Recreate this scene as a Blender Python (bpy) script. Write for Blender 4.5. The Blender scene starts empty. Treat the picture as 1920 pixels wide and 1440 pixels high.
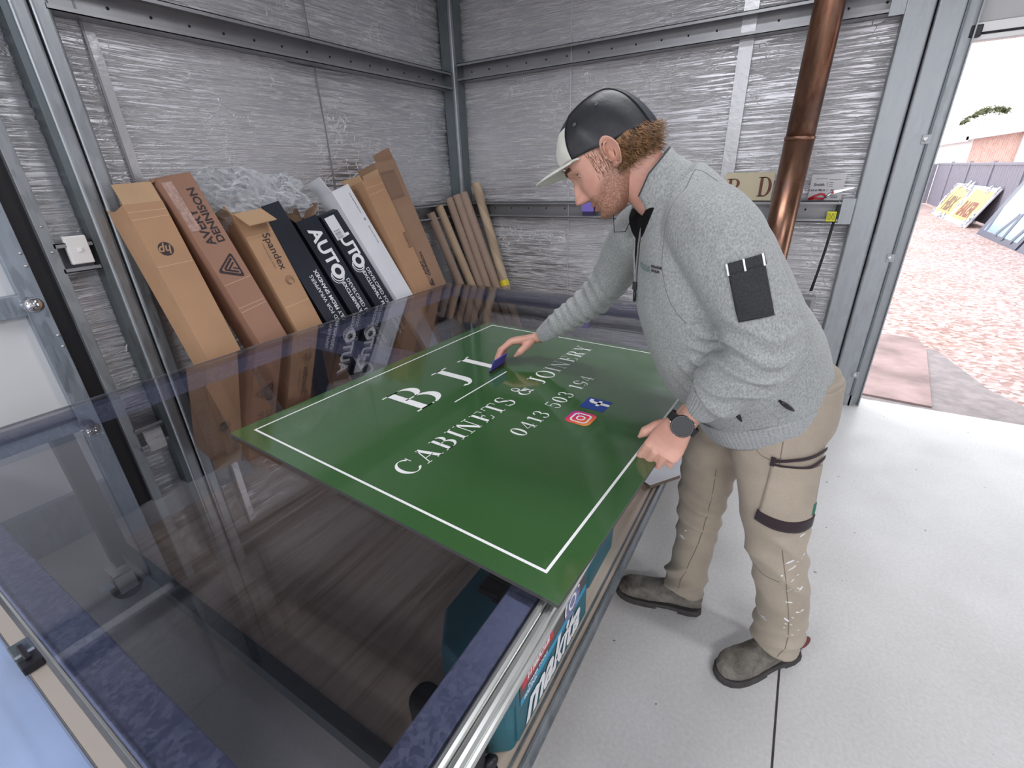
import bpy, bmesh, math, random
import numpy as np
from mathutils import Vector, Matrix, noise
random.seed(7)
R = math.radians
S = bpy.context.scene
COL = S.collection

# ---------------------------------------------------------------- camera, sky, light, exposure
def set_camera():
    yaw, pitch, roll = R(121.8), R(-24.4), R(-2.01)
    f = Vector((math.cos(yaw)*math.cos(pitch), math.sin(yaw)*math.cos(pitch), math.sin(pitch)))
    r = f.cross(Vector((0, 0, 1))).normalized(); u = r.cross(f)
    c, s = math.cos(roll), math.sin(roll)
    r2 = r*c + u*s; u2 = -r*s + u*c
    m = Matrix(((r2.x, u2.x, -f.x, 2.635), (r2.y, u2.y, -f.y, -3.537), (r2.z, u2.z, -f.z, 1.49), (0, 0, 0, 1)))
    cd = bpy.data.cameras.new('camera'); cd.sensor_width = 36; cd.lens = 864/1920*36; cd.clip_start = .02
    o = bpy.data.objects.new('camera', cd); COL.objects.link(o); o.matrix_world = m
    S.camera = o
set_camera()

w = bpy.data.worlds.new('overcast_sky'); S.world = w; w.use_nodes = True
bg = w.node_tree.nodes['Background']; bg.inputs[0].default_value = (.93, .96, 1, 1); bg.inputs[1].default_value = 3.0

def area(name, loc, aim, sx, sy, power, col):
    l = bpy.data.lights.new(name, 'AREA'); l.shape = 'RECTANGLE'; l.size = sx; l.size_y = sy
    l.energy = power; l.color = col
    o = bpy.data.objects.new(name, l); COL.objects.link(o); o.location = loc
    o.rotation_euler = (Vector(aim)-Vector(loc)).to_track_quat('-Z', 'Y').to_euler()
# ceiling LED lamps of the shed
area('led_highbay', (2.1, -1.7, 3.02), (2.1, -1.7, 0), 1.2, .3, 24, (.95, .96, 1))
area('led_highbay', (4.6, -2.6, 3.02), (4.6, -2.6, 0), 1.2, .3, 34, (.95, .96, 1))
area('led_highbay', (1.3, -5.6, 3.02), (1.3, -5.2, 0), 1.2, .3, 64, (.95, .96, 1))
area('led_highbay', (4.3, -5.6, 3.02), (4.0, -5.2, 0), 1.2, .3, 64, (.95, .96, 1))
VS = S.view_settings
VS.view_transform = 'Standard'; VS.look = 'None'; VS.gamma = 1; VS.use_curve_mapping = False
VS.exposure = 0.0

# ---------------------------------------------------------------- materials
def nmat(name):
    m = bpy.data.materials.new(name); m.use_nodes = True
    nt = m.node_tree; b = nt.nodes['Principled BSDF']
    return m, nt, b
def N(nt, t, **k):
    n = nt.nodes.new(t)
    for a, v in k.items(): setattr(n, a, v)
    return n
def coords(nt, scale=(1, 1, 1), kind='Object', rot=(0, 0, 0)):
    tc = N(nt, 'ShaderNodeTexCoord'); mp = N(nt, 'ShaderNodeMapping')
    mp.inputs['Scale'].default_value = scale; mp.inputs['Rotation'].default_value = rot
    nt.links.new(tc.outputs[kind], mp.inputs[0]); return mp.outputs[0]
def noise_n(nt, vec, scale, detail=4, rough=.55, dist=0.):
    n = N(nt, 'ShaderNodeTexNoise'); n.inputs['Scale'].default_value = scale
    n.inputs['Detail'].default_value = detail; n.inputs['Roughness'].default_value = rough
    n.inputs['Distortion'].default_value = dist
    nt.links.new(vec, n.inputs['Vector']); return n.outputs['Fac']
def ramp(nt, fac, stops):
    r = N(nt, 'ShaderNodeValToRGB'); e = r.color_ramp.elements
    while len(e) < len(stops): e.new(.5)
    for i, (p, c) in enumerate(stops):
        e[i].position = p; e[i].color = (*c, 1) if len(c) == 3 else c
    nt.links.new(fac, r.inputs[0]); return r.outputs[0]
def mixc(nt, fac, a, b, mode='MIX'):
    m = N(nt, 'ShaderNodeMix', data_type='RGBA', blend_type=mode)
    if isinstance(fac, (int, float)): m.inputs[0].default_value = fac
    else: nt.links.new(fac, m.inputs[0])
    for i, v in ((6, a), (7, b)):
        if isinstance(v, tuple): m.inputs[i].default_value = (*v, 1) if len(v) == 3 else v
        else: nt.links.new(v, m.inputs[i])
    return m.outputs[2]
def math_n(nt, op, a, b=None):
    m = N(nt, 'ShaderNodeMath', operation=op)
    for i, v in ((0, a), (1, b)):
        if v is None: continue
        if isinstance(v, (int, float)): m.inputs[i].default_value = v
        else: nt.links.new(v, m.inputs[i])
    return m.outputs[0]
def bump(nt, b, h, strength=.3, dist=.01):
    n = N(nt, 'ShaderNodeBump'); n.inputs['Strength'].default_value = strength; n.inputs['Distance'].default_value = dist
    nt.links.new(h, n.inputs['Height']); nt.links.new(n.outputs[0], b.inputs['Normal']); return n
def basic(name, col, rough=.5, metal=0., spec=.5, var=.0, vscale=8, bmp=0., bscale=60, coat=0.):
    m, nt, b = nmat(name)
    b.inputs['Roughness'].default_value = rough; b.inputs['Metallic'].default_value = metal
    b.inputs['Specular IOR Level'].default_value = spec; b.inputs['Coat Weight'].default_value = coat
    v = coords(nt)
    f = noise_n(nt, v, vscale)
    lo = tuple(max(0, c*(1-var)) for c in col); hi = tuple(min(1, c*(1+var)) for c in col)
    nt.links.new(ramp(nt, f, [(.3, lo), (.7, hi)]), b.inputs['Base Color'])
    if bmp: bump(nt, b, noise_n(nt, v, bscale, 3), bmp, .004)
    return m

def foil_mat(name, axis):
    # reinforced foil insulation: long horizontal crinkles, scattered creases
    m, nt, b = nmat(name)
    sc = (1, .12, 1) if axis == 'y' else (.12, 1, 1)
    v = coords(nt, sc, 'Object')
    warp = noise_n(nt, v, 3.0, 3)
    tc = N(nt, 'ShaderNodeTexCoord'); sep = N(nt, 'ShaderNodeSeparateXYZ'); nt.links.new(tc.outputs['Object'], sep.inputs[0])
    along = sep.outputs['Y' if axis == 'y' else 'X']
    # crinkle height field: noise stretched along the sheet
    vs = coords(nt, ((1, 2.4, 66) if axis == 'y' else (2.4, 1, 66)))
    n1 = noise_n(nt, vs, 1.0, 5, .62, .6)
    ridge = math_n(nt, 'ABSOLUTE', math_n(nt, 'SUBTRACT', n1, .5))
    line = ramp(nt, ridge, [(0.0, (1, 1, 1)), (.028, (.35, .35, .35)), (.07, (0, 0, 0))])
    vo = N(nt, 'ShaderNodeTexVoronoi', feature='DISTANCE_TO_EDGE'); vo.inputs['Scale'].default_value = 5.5
    vw = coords(nt, ((1, 1.6, 2.2) if axis == 'y' else (1.6, 1, 2.2)))
    nz = N(nt, 'ShaderNodeTexNoise'); nz.inputs['Scale'].default_value = 3; nz.inputs['Detail'].default_value = 4
    nt.links.new(vw, nz.inputs['Vector'])
    add = N(nt, 'ShaderNodeMixRGB'); add.blend_type = 'ADD'; add.inputs[0].default_value = .55
    nt.links.new(vw, add.inputs[1]); nt.links.new(nz.outputs['Color'], add.inputs[2]); nt.links.new(add.outputs[0], vo.inputs['Vector'])
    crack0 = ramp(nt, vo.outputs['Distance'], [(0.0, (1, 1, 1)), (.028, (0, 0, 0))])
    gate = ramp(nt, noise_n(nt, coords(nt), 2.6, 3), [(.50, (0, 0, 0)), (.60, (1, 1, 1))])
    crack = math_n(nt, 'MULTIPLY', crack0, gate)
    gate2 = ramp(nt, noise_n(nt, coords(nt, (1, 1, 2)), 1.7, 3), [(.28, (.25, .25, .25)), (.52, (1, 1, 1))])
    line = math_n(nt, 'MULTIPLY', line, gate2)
    h = math_n(nt, 'ADD', math_n(nt, 'MULTIPLY', n1, .62), math_n(nt, 'MULTIPLY', math_n(nt, 'ADD', line, crack), .75))
    big = noise_n(nt, coords(nt, ((1, .8, 5) if axis == 'y' else (.8, 1, 5))), 1.6, 2)
    h = math_n(nt, 'ADD', h, math_n(nt, 'MULTIPLY', big, 1.3))
    bump(nt, b, h, .50, .008)
    glint = math_n(nt, 'MINIMUM', math_n(nt, 'ADD', line, crack), 1.0)
    base = mixc(nt, glint, (.63, .63, .665), (1, 1, 1))  # wrinkle highlights painted in as whiter, less metallic lines
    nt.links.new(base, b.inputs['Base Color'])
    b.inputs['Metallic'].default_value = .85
    nt.links.new(math_n(nt, 'SUBTRACT', .95, math_n(nt, 'MULTIPLY', glint, .6)), b.inputs['Metallic'])
    b.inputs['Roughness'].default_value = .38
    return m
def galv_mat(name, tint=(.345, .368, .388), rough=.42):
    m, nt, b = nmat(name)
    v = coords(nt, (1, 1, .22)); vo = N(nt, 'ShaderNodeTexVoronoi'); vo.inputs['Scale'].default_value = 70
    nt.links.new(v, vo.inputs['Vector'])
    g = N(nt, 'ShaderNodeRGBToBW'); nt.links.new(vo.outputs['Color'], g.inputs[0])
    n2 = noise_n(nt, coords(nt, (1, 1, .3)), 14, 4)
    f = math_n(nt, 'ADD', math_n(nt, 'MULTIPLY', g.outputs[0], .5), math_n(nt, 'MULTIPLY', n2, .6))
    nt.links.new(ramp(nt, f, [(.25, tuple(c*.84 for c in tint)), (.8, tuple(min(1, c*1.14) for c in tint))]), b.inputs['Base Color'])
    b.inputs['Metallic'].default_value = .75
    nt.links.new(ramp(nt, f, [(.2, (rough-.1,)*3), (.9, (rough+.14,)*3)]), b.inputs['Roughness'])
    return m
def concrete_mat():
    m, nt, b = nmat('polished_concrete')
    v = coords(nt)
    a = noise_n(nt, v, 1.3, 5, .6, .4); f = noise_n(nt, v, 90, 3)
    c = ramp(nt, a, [(.3, (.50, .485, .475)), (.55, (.58, .57, .565)), (.75, (.65, .64, .64))])
    c = mixc(nt, .25, c, ramp(nt, f, [(.3, (.42, .41, .4)), (.7, (.74, .73, .73))]))
    sp = noise_n(nt, v, 22, 2, .5); spots = ramp(nt, sp, [(.745, (0, 0, 0)), (.76, (1, 1, 1))])
    c = mixc(nt, spots, c, (.18, .17, .16))
    nt.links.new(c, b.inputs['Base Color'])
    nt.links.new(ramp(nt, noise_n(nt, v, 5, 4), [(.3, (.32,)*3), (.7, (.5,)*3)]), b.inputs['Roughness'])
    bump(nt, b, f, .06, .002)
    return m
def card_mat(name, col, dirt=.12):
    m, nt, b = nmat(name)
    v = coords(nt)
    a = noise_n(nt, v, 3.2, 4); fl = noise_n(nt, coords(nt, (40, 40, 3)), 6, 3)
    c = ramp(nt, a, [(.3, tuple(x*(1-dirt) for x in col)), (.7, tuple(min(1, x*(1+dirt*.6)) for x in col))])
    c = mixc(nt, .12, c, ramp(nt, fl, [(.3, tuple(x*.7 for x in col)), (.7, col)]))
    nt.links.new(c, b.inputs['Base Color']); b.inputs['Roughness'].default_value = .72
    bump(nt, b, noise_n(nt, v, 30, 4), .15, .003)
    return m
def ply_mat(name, axis='y'):
    m, nt, b = nmat(name)
    v = coords(nt, (7, .5, 1) if axis == 'y' else (.5, 7, 1))
    n = noise_n(nt, v, 2.0, 5, .6, 1.2)
    nt.links.new(ramp(nt, n, [(.28, (.30, .22, .16)), (.45, (.55, .44, .35)), (.6, (.68, .57, .47)), (.75, (.5, .39, .3))]), b.inputs['Base Color'])
    b.inputs['Roughness'].default_value = .55
    return m
def glass_mat():
    # smoke tinted acrylic sheet: tinted transmission, clear reflections
    m = bpy.data.materials.new('smoked_acrylic'); m.use_nodes = True; nt = m.node_tree
    nt.nodes.clear()
    out = N(nt, 'ShaderNodeOutputMaterial'); mx = N(nt, 'ShaderNodeMixShader')
    tr = N(nt, 'ShaderNodeBsdfTransparent'); tr.inputs[0].default_value = (.65, .65, .675, 1)
    gl = N(nt, 'ShaderNodeBsdfGlossy'); gl.inputs['Roughness'].default_value = .012; gl.inputs[0].default_value = (.98, .98, 1, 1)
    fr = N(nt, 'ShaderNodeFresnel'); geo = N(nt, 'ShaderNodeNewGeometry')
    # same index on both faces of the thin sheet (no internal total reflection)
    nt.links.new(math_n(nt, 'ADD', 1.60, math_n(nt, 'MULTIPLY', geo.outputs['Backfacing'], 1/1.60-1.60)), fr.inputs[0])
    sm = noise_n(nt, coords(nt, (.4, 3, 1)), 3, 3)
    nt.links.new(fr.outputs[0], mx.inputs[0]); nt.links.new(tr.outputs[0], mx.inputs[1]); nt.links.new(gl.outputs[0], mx.inputs[2])
    nt.links.new(ramp(nt, sm, [(.3, (.008,)*3), (.8, (.03,)*3)]), gl.inputs['Roughness'])
    nt.links.new(mx.outputs[0], out.inputs[0])
    return m
def fabric_mat(name, a, b_, scale=420, rough=.9, stretch=(1, 1, 1), bmp=.25, big=.0, sheen=.15):
    m, nt, b = nmat(name)
    v = coords(nt, stretch)
    n = noise_n(nt, v, scale, 3, .7); n2 = noise_n(nt, coords(nt), 5, 3)
    c = ramp(nt, n, [(.32, a), (.68, b_)])
    if big: c = mixc(nt, big, c, ramp(nt, n2, [(.35, tuple(x*.6 for x in a)), (.65, b_)]))
    nt.links.new(c, b.inputs['Base Color']); b.inputs['Roughness'].default_value = rough
    b.inputs['Specular IOR Level'].default_value = .2
    b.inputs['Sheen Weight'].default_value = sheen
    if bmp: bump(nt, b, n, bmp, .002)
    return m
M = {}
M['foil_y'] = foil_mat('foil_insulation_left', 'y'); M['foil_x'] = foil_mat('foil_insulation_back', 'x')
M['galv'] = galv_mat('galvanised_steel'); M['galv_dark'] = galv_mat('galvanised_steel_dark_shaded', (.17, .20, .215), .5)  # darker copy: shade of post sides and recess put into its colour
def spangle_mat():
    m, nt, b = nmat('galvanised_tube_blue'); v = coords(nt)
    vo = N(nt, 'ShaderNodeTexVoronoi'); vo.inputs['Scale'].default_value = 130
    nz = N(nt, 'ShaderNodeTexNoise'); nz.inputs['Scale'].default_value = 40; nt.links.new(v, nz.inputs['Vector'])
    ad = N(nt, 'ShaderNodeMixRGB'); ad.blend_type = 'ADD'; ad.inputs[0].default_value = .03
    nt.links.new(v, ad.inputs[1]); nt.links.new(nz.outputs['Color'], ad.inputs[2]); nt.links.new(ad.outputs[0], vo.inputs['Vector'])
    g = N(nt, 'ShaderNodeRGBToBW'); nt.links.new(vo.outputs['Color'], g.inputs[0])
    nt.links.new(ramp(nt, g.outputs[0], [(.2, (.40, .46, .70)), (.5, (.47, .53, .78)), (.85, (.60, .66, .90))]), b.inputs['Base Color'])
    b.inputs['Metallic'].default_value = .6
    nt.links.new(ramp(nt, g.outputs[0], [(.2, (.35,)*3), (.8, (.55,)*3)]), b.inputs['Roughness']); return m
M['galv_blue'] = spangle_mat()
M['concrete'] = concrete_mat()
M['zincalume'] = basic('zincalume_girt', (.33, .335, .35), .42, .7, var=.08, vscale=6)
M['card'] = card_mat('cardboard_tan', (.47, .275, .155)); M['card_red'] = card_mat('cardboard_reddish', (.36, .195, .13))
M['card_in'] = card_mat('cardboard_inner', (.55, .36, .21)); M['card_brown'] = card_mat('cardboard_brown', (.34, .21, .135))
M['card_black'] = basic('black_printed_card', (.012, .015, .026), .42, var=.3, vscale=4)
M['card_white'] = basic('white_card', (.78, .79, .83), .5, var=.04, vscale=5)
M['ink'] = basic('dark_ink', (.035, .022, .028), .6); M['ink_white'] = basic('white_ink', (.9, .9, .92), .5)
M['ink_faint'] = basic('faded_ink', (.22, .13, .09), .7)
M['white_vinyl'] = basic('white_vinyl', (.9, .9, .9), .25)
M['glass'] = glass_mat()
M['ply'] = ply_mat('plywood'); M['alu'] = basic('aluminium_trim', (.62, .64, .62), .3, .9, var=.08)
M['black'] = basic('black_plastic', (.012, .011, .014), .4, var=.2); M['rubber'] = basic('black_rubber', (.02, .02, .022), .75)
M['chrome'] = basic('chrome', (.75, .75, .76), .12, 1.)
M['white_pl'] = basic('white_plastic', (.8, .79, .77), .35)
M['zinc'] = basic('zinc_screw', (.6, .6, .6), .35, .8)

# ---------------------------------------------------------------- mesh helpers
OFF = {}
class MB:
    def __init__(s): s.v = []; s.f = []; s.mi = []; s.cur = 0
    def add(s, vs, fs):
        o = len(s.v); s.v += [Vector(v) for v in vs]
        for f in fs: s.f.append([i+o for i in f]); s.mi.append(s.cur)
        return s
    def box(s, x0, x1, y0, y1, z0, z1, m=None):
        p = [Vector((x, y, z)) for z in (z0, z1) for y in (y0, y1) for x in (x0, x1)]
        if m: p = [m @ q for q in p]
        return s.add(p, [(0, 2, 3, 1), (4, 5, 7, 6), (0, 1, 5, 4), (2, 6, 7, 3), (0, 4, 6, 2), (1, 3, 7, 5)])
    def rbox(s, x0, x1, y0, y1, z0, z1, r, n=4, m=None):
        # box with rounded vertical edges
        pts = []
        for cx, cy, a in ((x1-r, y1-r, 0), (x0+r, y1-r, 90), (x0+r, y0+r, 180), (x1-r, y0+r, 270)):
            for k in range(n+1):
                t = R(a+90*k/n); pts.append((cx+r*math.cos(t), cy+r*math.sin(t)))
        return s.prism(pts, z0, z1, m)
    def prism(s, poly, z0, z1, m=None):
        n = len(poly)
        p = [Vector((x, y, z0)) for x, y in poly]+[Vector((x, y, z1)) for x, y in poly]
        if m: p = [m @ q for q in p]
        return s.add(p, [tuple(range(n-1, -1, -1)), tuple(range(n, 2*n))]+[(i, (i+1) % n, n+(i+1) % n, n+i) for i in range(n)])
    def poly(s, pts): return s.add(pts, [tuple(range(len(pts)))])
    def loft(s, rings, caps=True, closed=False):
        n = len(rings[0]); vs = [p for r in rings for p in r]; fs = []
        m = len(rings)
        for i in range(m if closed else m-1):
            j = (i+1) % m
            for k in range(n):
                l = (k+1) % n; fs.append((i*n+k, i*n+l, j*n+l, j*n+k))
        if caps and not closed: fs += [tuple(range(n-1, -1, -1)), tuple(range((m-1)*n, m*n))]
        return s.add(vs, fs)
    def tube(s, pts, r, n=10, caps=True):
        pts = [Vector(p) for p in pts]; m = len(pts)
        rr = r if isinstance(r, (list, tuple)) else [r]*m
        rings = []; up = None
        for i, p in enumerate(pts):
            t = (pts[min(i+1, m-1)]-pts[max(i-1, 0)]).normalized()
            if up is None: up = t.orthogonal().normalized()
            up = (up - t*up.dot(t)); up = up.normalized() if up.length > 1e-6 else t.orthogonal().normalized()
            sd = t.cross(up)
            rings.append([p+(up*math.cos(2*math.pi*k/n)+sd*math.sin(2*math.pi*k/n))*rr[i] for k in range(n)])
        return s.loft(rings, caps)
    def lathe(s, prof, c, n=24, axis=(0, 0, 1)):
        q = Vector((0, 0, 1)).rotation_difference(Vector(axis)); c = Vector(c)
        return s.loft([[c+q @ Vector((r*math.cos(2*math.pi*k/n), r*math.sin(2*math.pi*k/n), z)) for k in range(n)] for r, z in prof])
    def sphere(s, c, r, n=12, m=8, sc=(1, 1, 1)):
        c = Vector(c)
        return s.loft([[c+Vector((r*sc[0]*math.sin(t)*math.cos(2*math.pi*k/n), r*sc[1]*math.sin(t)*math.sin(2*math.pi*k/n), r*sc[2]*math.cos(t))) for k in range(n)]
                       for t in [math.pi-(math.pi*(.04+.92*i/m)) for i in range(m+1)]])
    def sweep(s, prof, p0, p1, side, up=(0, 0, 1)):
        # open C profile (list of closed 2D polys) swept along p0->p1
        p0, p1, side, up = Vector(p0), Vector(p1), Vector(side), Vector(up)
        for poly in prof:
            s.loft([[p+side*a+up*b for a, b in poly] for p in (p0, p1)])
        return s
    def build(s, name, mats, parent=None, smooth=False, bevel=0, local=False, bseg=2, solid=0):
        me = bpy.data.meshes.new(name)
        off = Vector((0, 0, 0)) if (parent is None or local) else OFF.get(parent, Vector((0, 0, 0)))
        me.from_pydata([tuple(v-off) for v in s.v], [], s.f)
        if not isinstance(mats, (list, tuple)): mats = [mats]
        for m in mats: me.materials.append(m)
        for p, i in zip(me.polygons, s.mi): p.material_index = min(i, len(mats)-1)
        bm = bmesh.new(); bm.from_mesh(me); bmesh.ops.recalc_face_normals(bm, faces=bm.faces); bm.to_mesh(me); bm.free()
        if smooth:
            for p in me.polygons: p.use_smooth = True
        o = bpy.data.objects.new(name, me); COL.objects.link(o)
        if parent: o.parent = parent; OFF[o] = off
        if solid:
            md = o.modifiers.new('thickness', 'SOLIDIFY'); md.thickness = solid
        if bevel:
            md = o.modifiers.new('bevel', 'BEVEL'); md.width = bevel; md.segments = bseg; md.limit_method = 'ANGLE'; md.angle_limit = R(40)
        return o
def tag(o, label, cat, group=None, kind=None):
    if label: o['label'] = label
    if cat: o['category'] = cat
    if group: o['group'] = group
    if kind: o['kind'] = kind
    return o
def root(name, loc, label=None, cat=None, group=None, rot=None):
    o = bpy.data.objects.new(name, None); COL.objects.link(o); o.location = loc; o.empty_display_size = .05
    OFF[o] = Vector(loc)
    return tag(o, label, cat, group)
def struct(o): o['kind'] = 'structure'; return o
def frame(o, x, y, z=None):
    # 4x4 from origin and x,y axes
    x = Vector(x).normalized(); y = Vector(y); y = (y-x*y.dot(x)).normalized(); z = x.cross(y)
    return Matrix(((x.x, y.x, z.x, o[0]), (x.y, y.y, z.y, o[1]), (x.z, y.z, z.z, o[2]), (0, 0, 0, 1)))
def text_mb(txt, size, m, shear=0., bold=0., sx=1., align='CENTER', space=1.0):
    # flat lettering from the built-in sans font, as faces in the plane of matrix m
    cu = bpy.data.curves.new('t', 'FONT'); cu.body = txt; cu.size = size; cu.align_x = align; cu.align_y = 'CENTER'
    cu.shear = shear; cu.offset = bold; cu.space_character = space; cu.resolution_u = 4
    o = bpy.data.objects.new('t', cu); me = bpy.data.meshes.new_from_object(o)
    mb = MB(); mb.add([m @ Vector((v.co.x*sx, v.co.y, 0)) for v in me.vertices], [tuple(p.vertices) for p in me.polygons])
    bpy.data.objects.remove(o); bpy.data.curves.remove(cu); bpy.data.meshes.remove(me)
    return mb
def ring_mb(mb, m, cx, cy, ro, ri, n=32, a0=0, a1=360, ey=1.):
    vs = []; k = n+1
    for i in range(k):
        t = R(a0+(a1-a0)*i/n)
        vs += [m @ Vector((cx+ro*math.cos(t), cy+ro*ey*math.sin(t), 0)), m @ Vector((cx+ri*math.cos(t), cy+ri*ey*math.sin(t), 0))]
    return mb.add(vs, [(2*i, 2*i+1, 2*i+3, 2*i+2) for i in range(n)])
def disc_mb(mb, m, cx, cy, r, n=32): return mb.add([m @ Vector((cx+r*math.cos(2*math.pi*i/n), cy+r*math.sin(2*math.pi*i/n), 0)) for i in range(n)], [tuple(range(n))])
def rect_mb(mb, m, x0, x1, y0, y1): return mb.add([m @ Vector(p) for p in ((x0, y0, 0), (x1, y0, 0), (x1, y1, 0), (x0, y1, 0))], [(0, 1, 2, 3)])
def rrect(x0, x1, y0, y1, r, n=5):
    pts = []
    for cx, cy, a in ((x1-r, y1-r, 0), (x0+r, y1-r, 90), (x0+r, y0+r, 180), (x1-r, y0+r, 270)):
        for k in range(n+1): t = R(a+90*k/n); pts.append((cx+r*math.cos(t), cy+r*math.sin(t)))
    return pts
# ---------------------------------------------------------------- the shed (setting)
FY = .10     # foil plane of the back wall; the left wall's is x = -.10
H = 3.1
struct(MB().box(-.3, 7.0, -8.2, .15, -.15, 0).build('floor', M['concrete']))
struct(MB().box(3.35, 3.3555, -.0, .15, 0, .0012).build('trim_1', M['ink'])) if False else None
# saw cut control joints of the slab
struct(MB().box(2.832, 2.838, -8.0, .15, -.002, .0008).build('trim_1', basic('saw_cut', (.05, .04, .04), .9)))
def sheet(name, corners, m, nu, nv, amp, seed):
    # gently billowing insulation sheet between the girts
    a, b, c, d = [Vector(p) for p in corners]; n = (b-a).cross(d-a).normalized()
    vs = []; fs = []
    for j in range(nv+1):
        for i in range(nu+1):
            u, v = i/nu, j/nv
            p = a.lerp(b, u).lerp(d.lerp(c, u), v)
            vs.append(p+n*amp*(noise.noise(Vector((p.x*1.6+seed, p.y*1.6, p.z*2.5)))))
    for j in range(nv):
        for i in range(nu): q = j*(nu+1)+i; fs.append((q, q+1, q+nu+2, q+nu+1))
    mb = MB(); mb.add(vs, fs)
    # outer steel skin behind the foil
    o = mb.build(name, m, smooth=True, solid=-.02)
    return struct(o)
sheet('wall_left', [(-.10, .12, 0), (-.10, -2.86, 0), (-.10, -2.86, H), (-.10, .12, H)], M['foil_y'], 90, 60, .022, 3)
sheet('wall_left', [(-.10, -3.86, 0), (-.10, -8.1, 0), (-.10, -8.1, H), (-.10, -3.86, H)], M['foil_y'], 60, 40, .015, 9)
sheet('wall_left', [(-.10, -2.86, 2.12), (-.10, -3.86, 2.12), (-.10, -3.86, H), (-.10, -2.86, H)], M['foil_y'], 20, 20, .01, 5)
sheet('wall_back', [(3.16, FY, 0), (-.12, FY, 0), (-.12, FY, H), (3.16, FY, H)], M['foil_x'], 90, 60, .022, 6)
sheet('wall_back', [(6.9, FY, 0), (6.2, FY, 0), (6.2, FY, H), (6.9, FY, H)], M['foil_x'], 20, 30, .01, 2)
M['corr'] = basic('painted_steel', (.5, .5, .51), .45, .2, var=.05)
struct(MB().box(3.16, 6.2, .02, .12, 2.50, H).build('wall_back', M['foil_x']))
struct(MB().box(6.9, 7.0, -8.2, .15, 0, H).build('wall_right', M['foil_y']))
# rear wall with its wide open roller door
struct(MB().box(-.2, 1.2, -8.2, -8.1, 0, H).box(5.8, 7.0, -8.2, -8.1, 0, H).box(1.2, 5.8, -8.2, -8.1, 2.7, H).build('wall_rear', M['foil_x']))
struct(MB().box(-.3, 7.0, -8.2, .2, H, H+.05).build('ceiling', basic('ceiling_foil', (.5, .5, .52), .4, .8, bmp=.6, bscale=20)))
cprof = lambda d, h: [[(0, 0), (d, 0), (d, .004), (0, .004)], [(0, h-.004), (d, h-.004), (d, h), (0, h)], [(0, 0), (.004, 0), (.004, h), (0, h)],
                      [(d-.003, 0), (d, 0), (d, .018), (d-.003, .018)], [(d-.003, h-.018), (d, h-.018), (d, h), (d-.003, h)]]
k = 2
def trim(mb, m, **kw):
    global k
    o = struct(mb.build('trim_%d' % k, m, **kw)); k += 1; return o
for y in (-.9, -2.3, -3.7, -5.1, -6.5):      # purlins under the roof
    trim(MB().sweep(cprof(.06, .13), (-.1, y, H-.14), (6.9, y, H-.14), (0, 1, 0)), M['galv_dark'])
# girts: open C sections with bolt holes, left wall then back wall
def girt(p0, p1, side, h, nb):
    t = trim(MB().sweep(cprof(.09, h), p0, p1, side), M['zincalume'])
    p0, p1, side = Vector(p0), Vector(p1), Vector(side)
    mb = MB()
    for i in range(nb):
        p = p0.lerp(p1, (i+.5)/nb)+side*.004+Vector((0, 0, h*.55))
        mb.lathe([(.006, 0), (.006, .004), (.002, .007)], p, 8, side)
    b = mb.build('bolt', M['black'], t); b['kind'] = 'stuff'
    return t
girt((-.09, .08, 1.17), (-.09, -2.56, 1.17), (1, 0, 0), .12, 16)
girt((-.09, -2.70, 1.17), (-.09, -2.83, 1.17), (1, 0, 0), .12, 1)
girt((-.09, .08, 2.125), (-.09, -2.56, 2.125), (1, 0, 0), .12, 16)
girt((-.09, -2.70, 2.125), (-.09, -3.9, 2.125), (1, 0, 0), .12, 5)
girt((.03, .09, 1.165), (2.87, .09, 1.165), (0, -1, 0), .12, 17)
girt((.03, .09, 2.185), (2.87, .09, 2.185), (0, -1, 0), .12, 17)
# cleats where the back girts meet the door column
trim(MB().box(2.80, 2.87, -.006, 0, 1.155, 1.30), M['galv'], bevel=.001)
trim(MB().box(2.80, 2.87, -.006, 0, 2.17, 2.32), M['galv'], bevel=.001)
# columns
def column(x0, x1, y0, y1, z1, r=.012):
    mb = MB(); mb.rbox(x0, x1, y0, y1, 0, z1, r, 3); return mb
trim(column(-.09, .025, -.035, .09, H), M['galv'], smooth=False)                 # corner post
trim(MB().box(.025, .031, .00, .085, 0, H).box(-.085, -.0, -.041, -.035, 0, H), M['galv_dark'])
def backtoback(a0, a1, am, d0, d1, axis):
    mb = MB()
    for (p, q) in ((a0, am-.003), (am+.003, a1)):
        if axis == 'y': mb.rbox(d0, d1, p, q, 0, H, .012, 3)
        else: mb.rbox(p, q, d0, d1, 0, H, .012, 3)
    return mb
trim(backtoback(-2.668, -2.545, -2.608, -.09, .0, 'y'), M['galv'])
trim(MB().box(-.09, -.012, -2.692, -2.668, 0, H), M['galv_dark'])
trim(backtoback(2.862, 3.112, 2.992, -.01, .09, 'x'), M['galv'])
# door jamb flange and roller door guide
trim(MB().box(3.112, 3.118, -.0, .10, 0, H).box(3.118, 3.172, .03, .036, 0, H).box(3.166, 3.172, .0, .11, 0, 2.5).box(3.118, 3.145, .098, .104, 0, H), M['galv'])
trim(MB().box(3.108, 3.119, -.014, .04, 0, H), M['galv_dark'])
for z in (1.57, .95, .20):
    t = trim(MB().box(3.085, 3.125, -.016, -.010, z, z+.045), M['galv'], bevel=.001)
    MB().lathe([(.011, 0), (.011, .006), (.005, .008)], (3.10, -.016, z+.022), 12, (0, -1, 0)).build('bolt', M['zinc'], t)
trim(MB().box(2.86, 3.13, -.014, -.010, 0, .075), M['galv'])
trim(column(6.0, 6.2, .0, .10, H), M['galv'])
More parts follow.
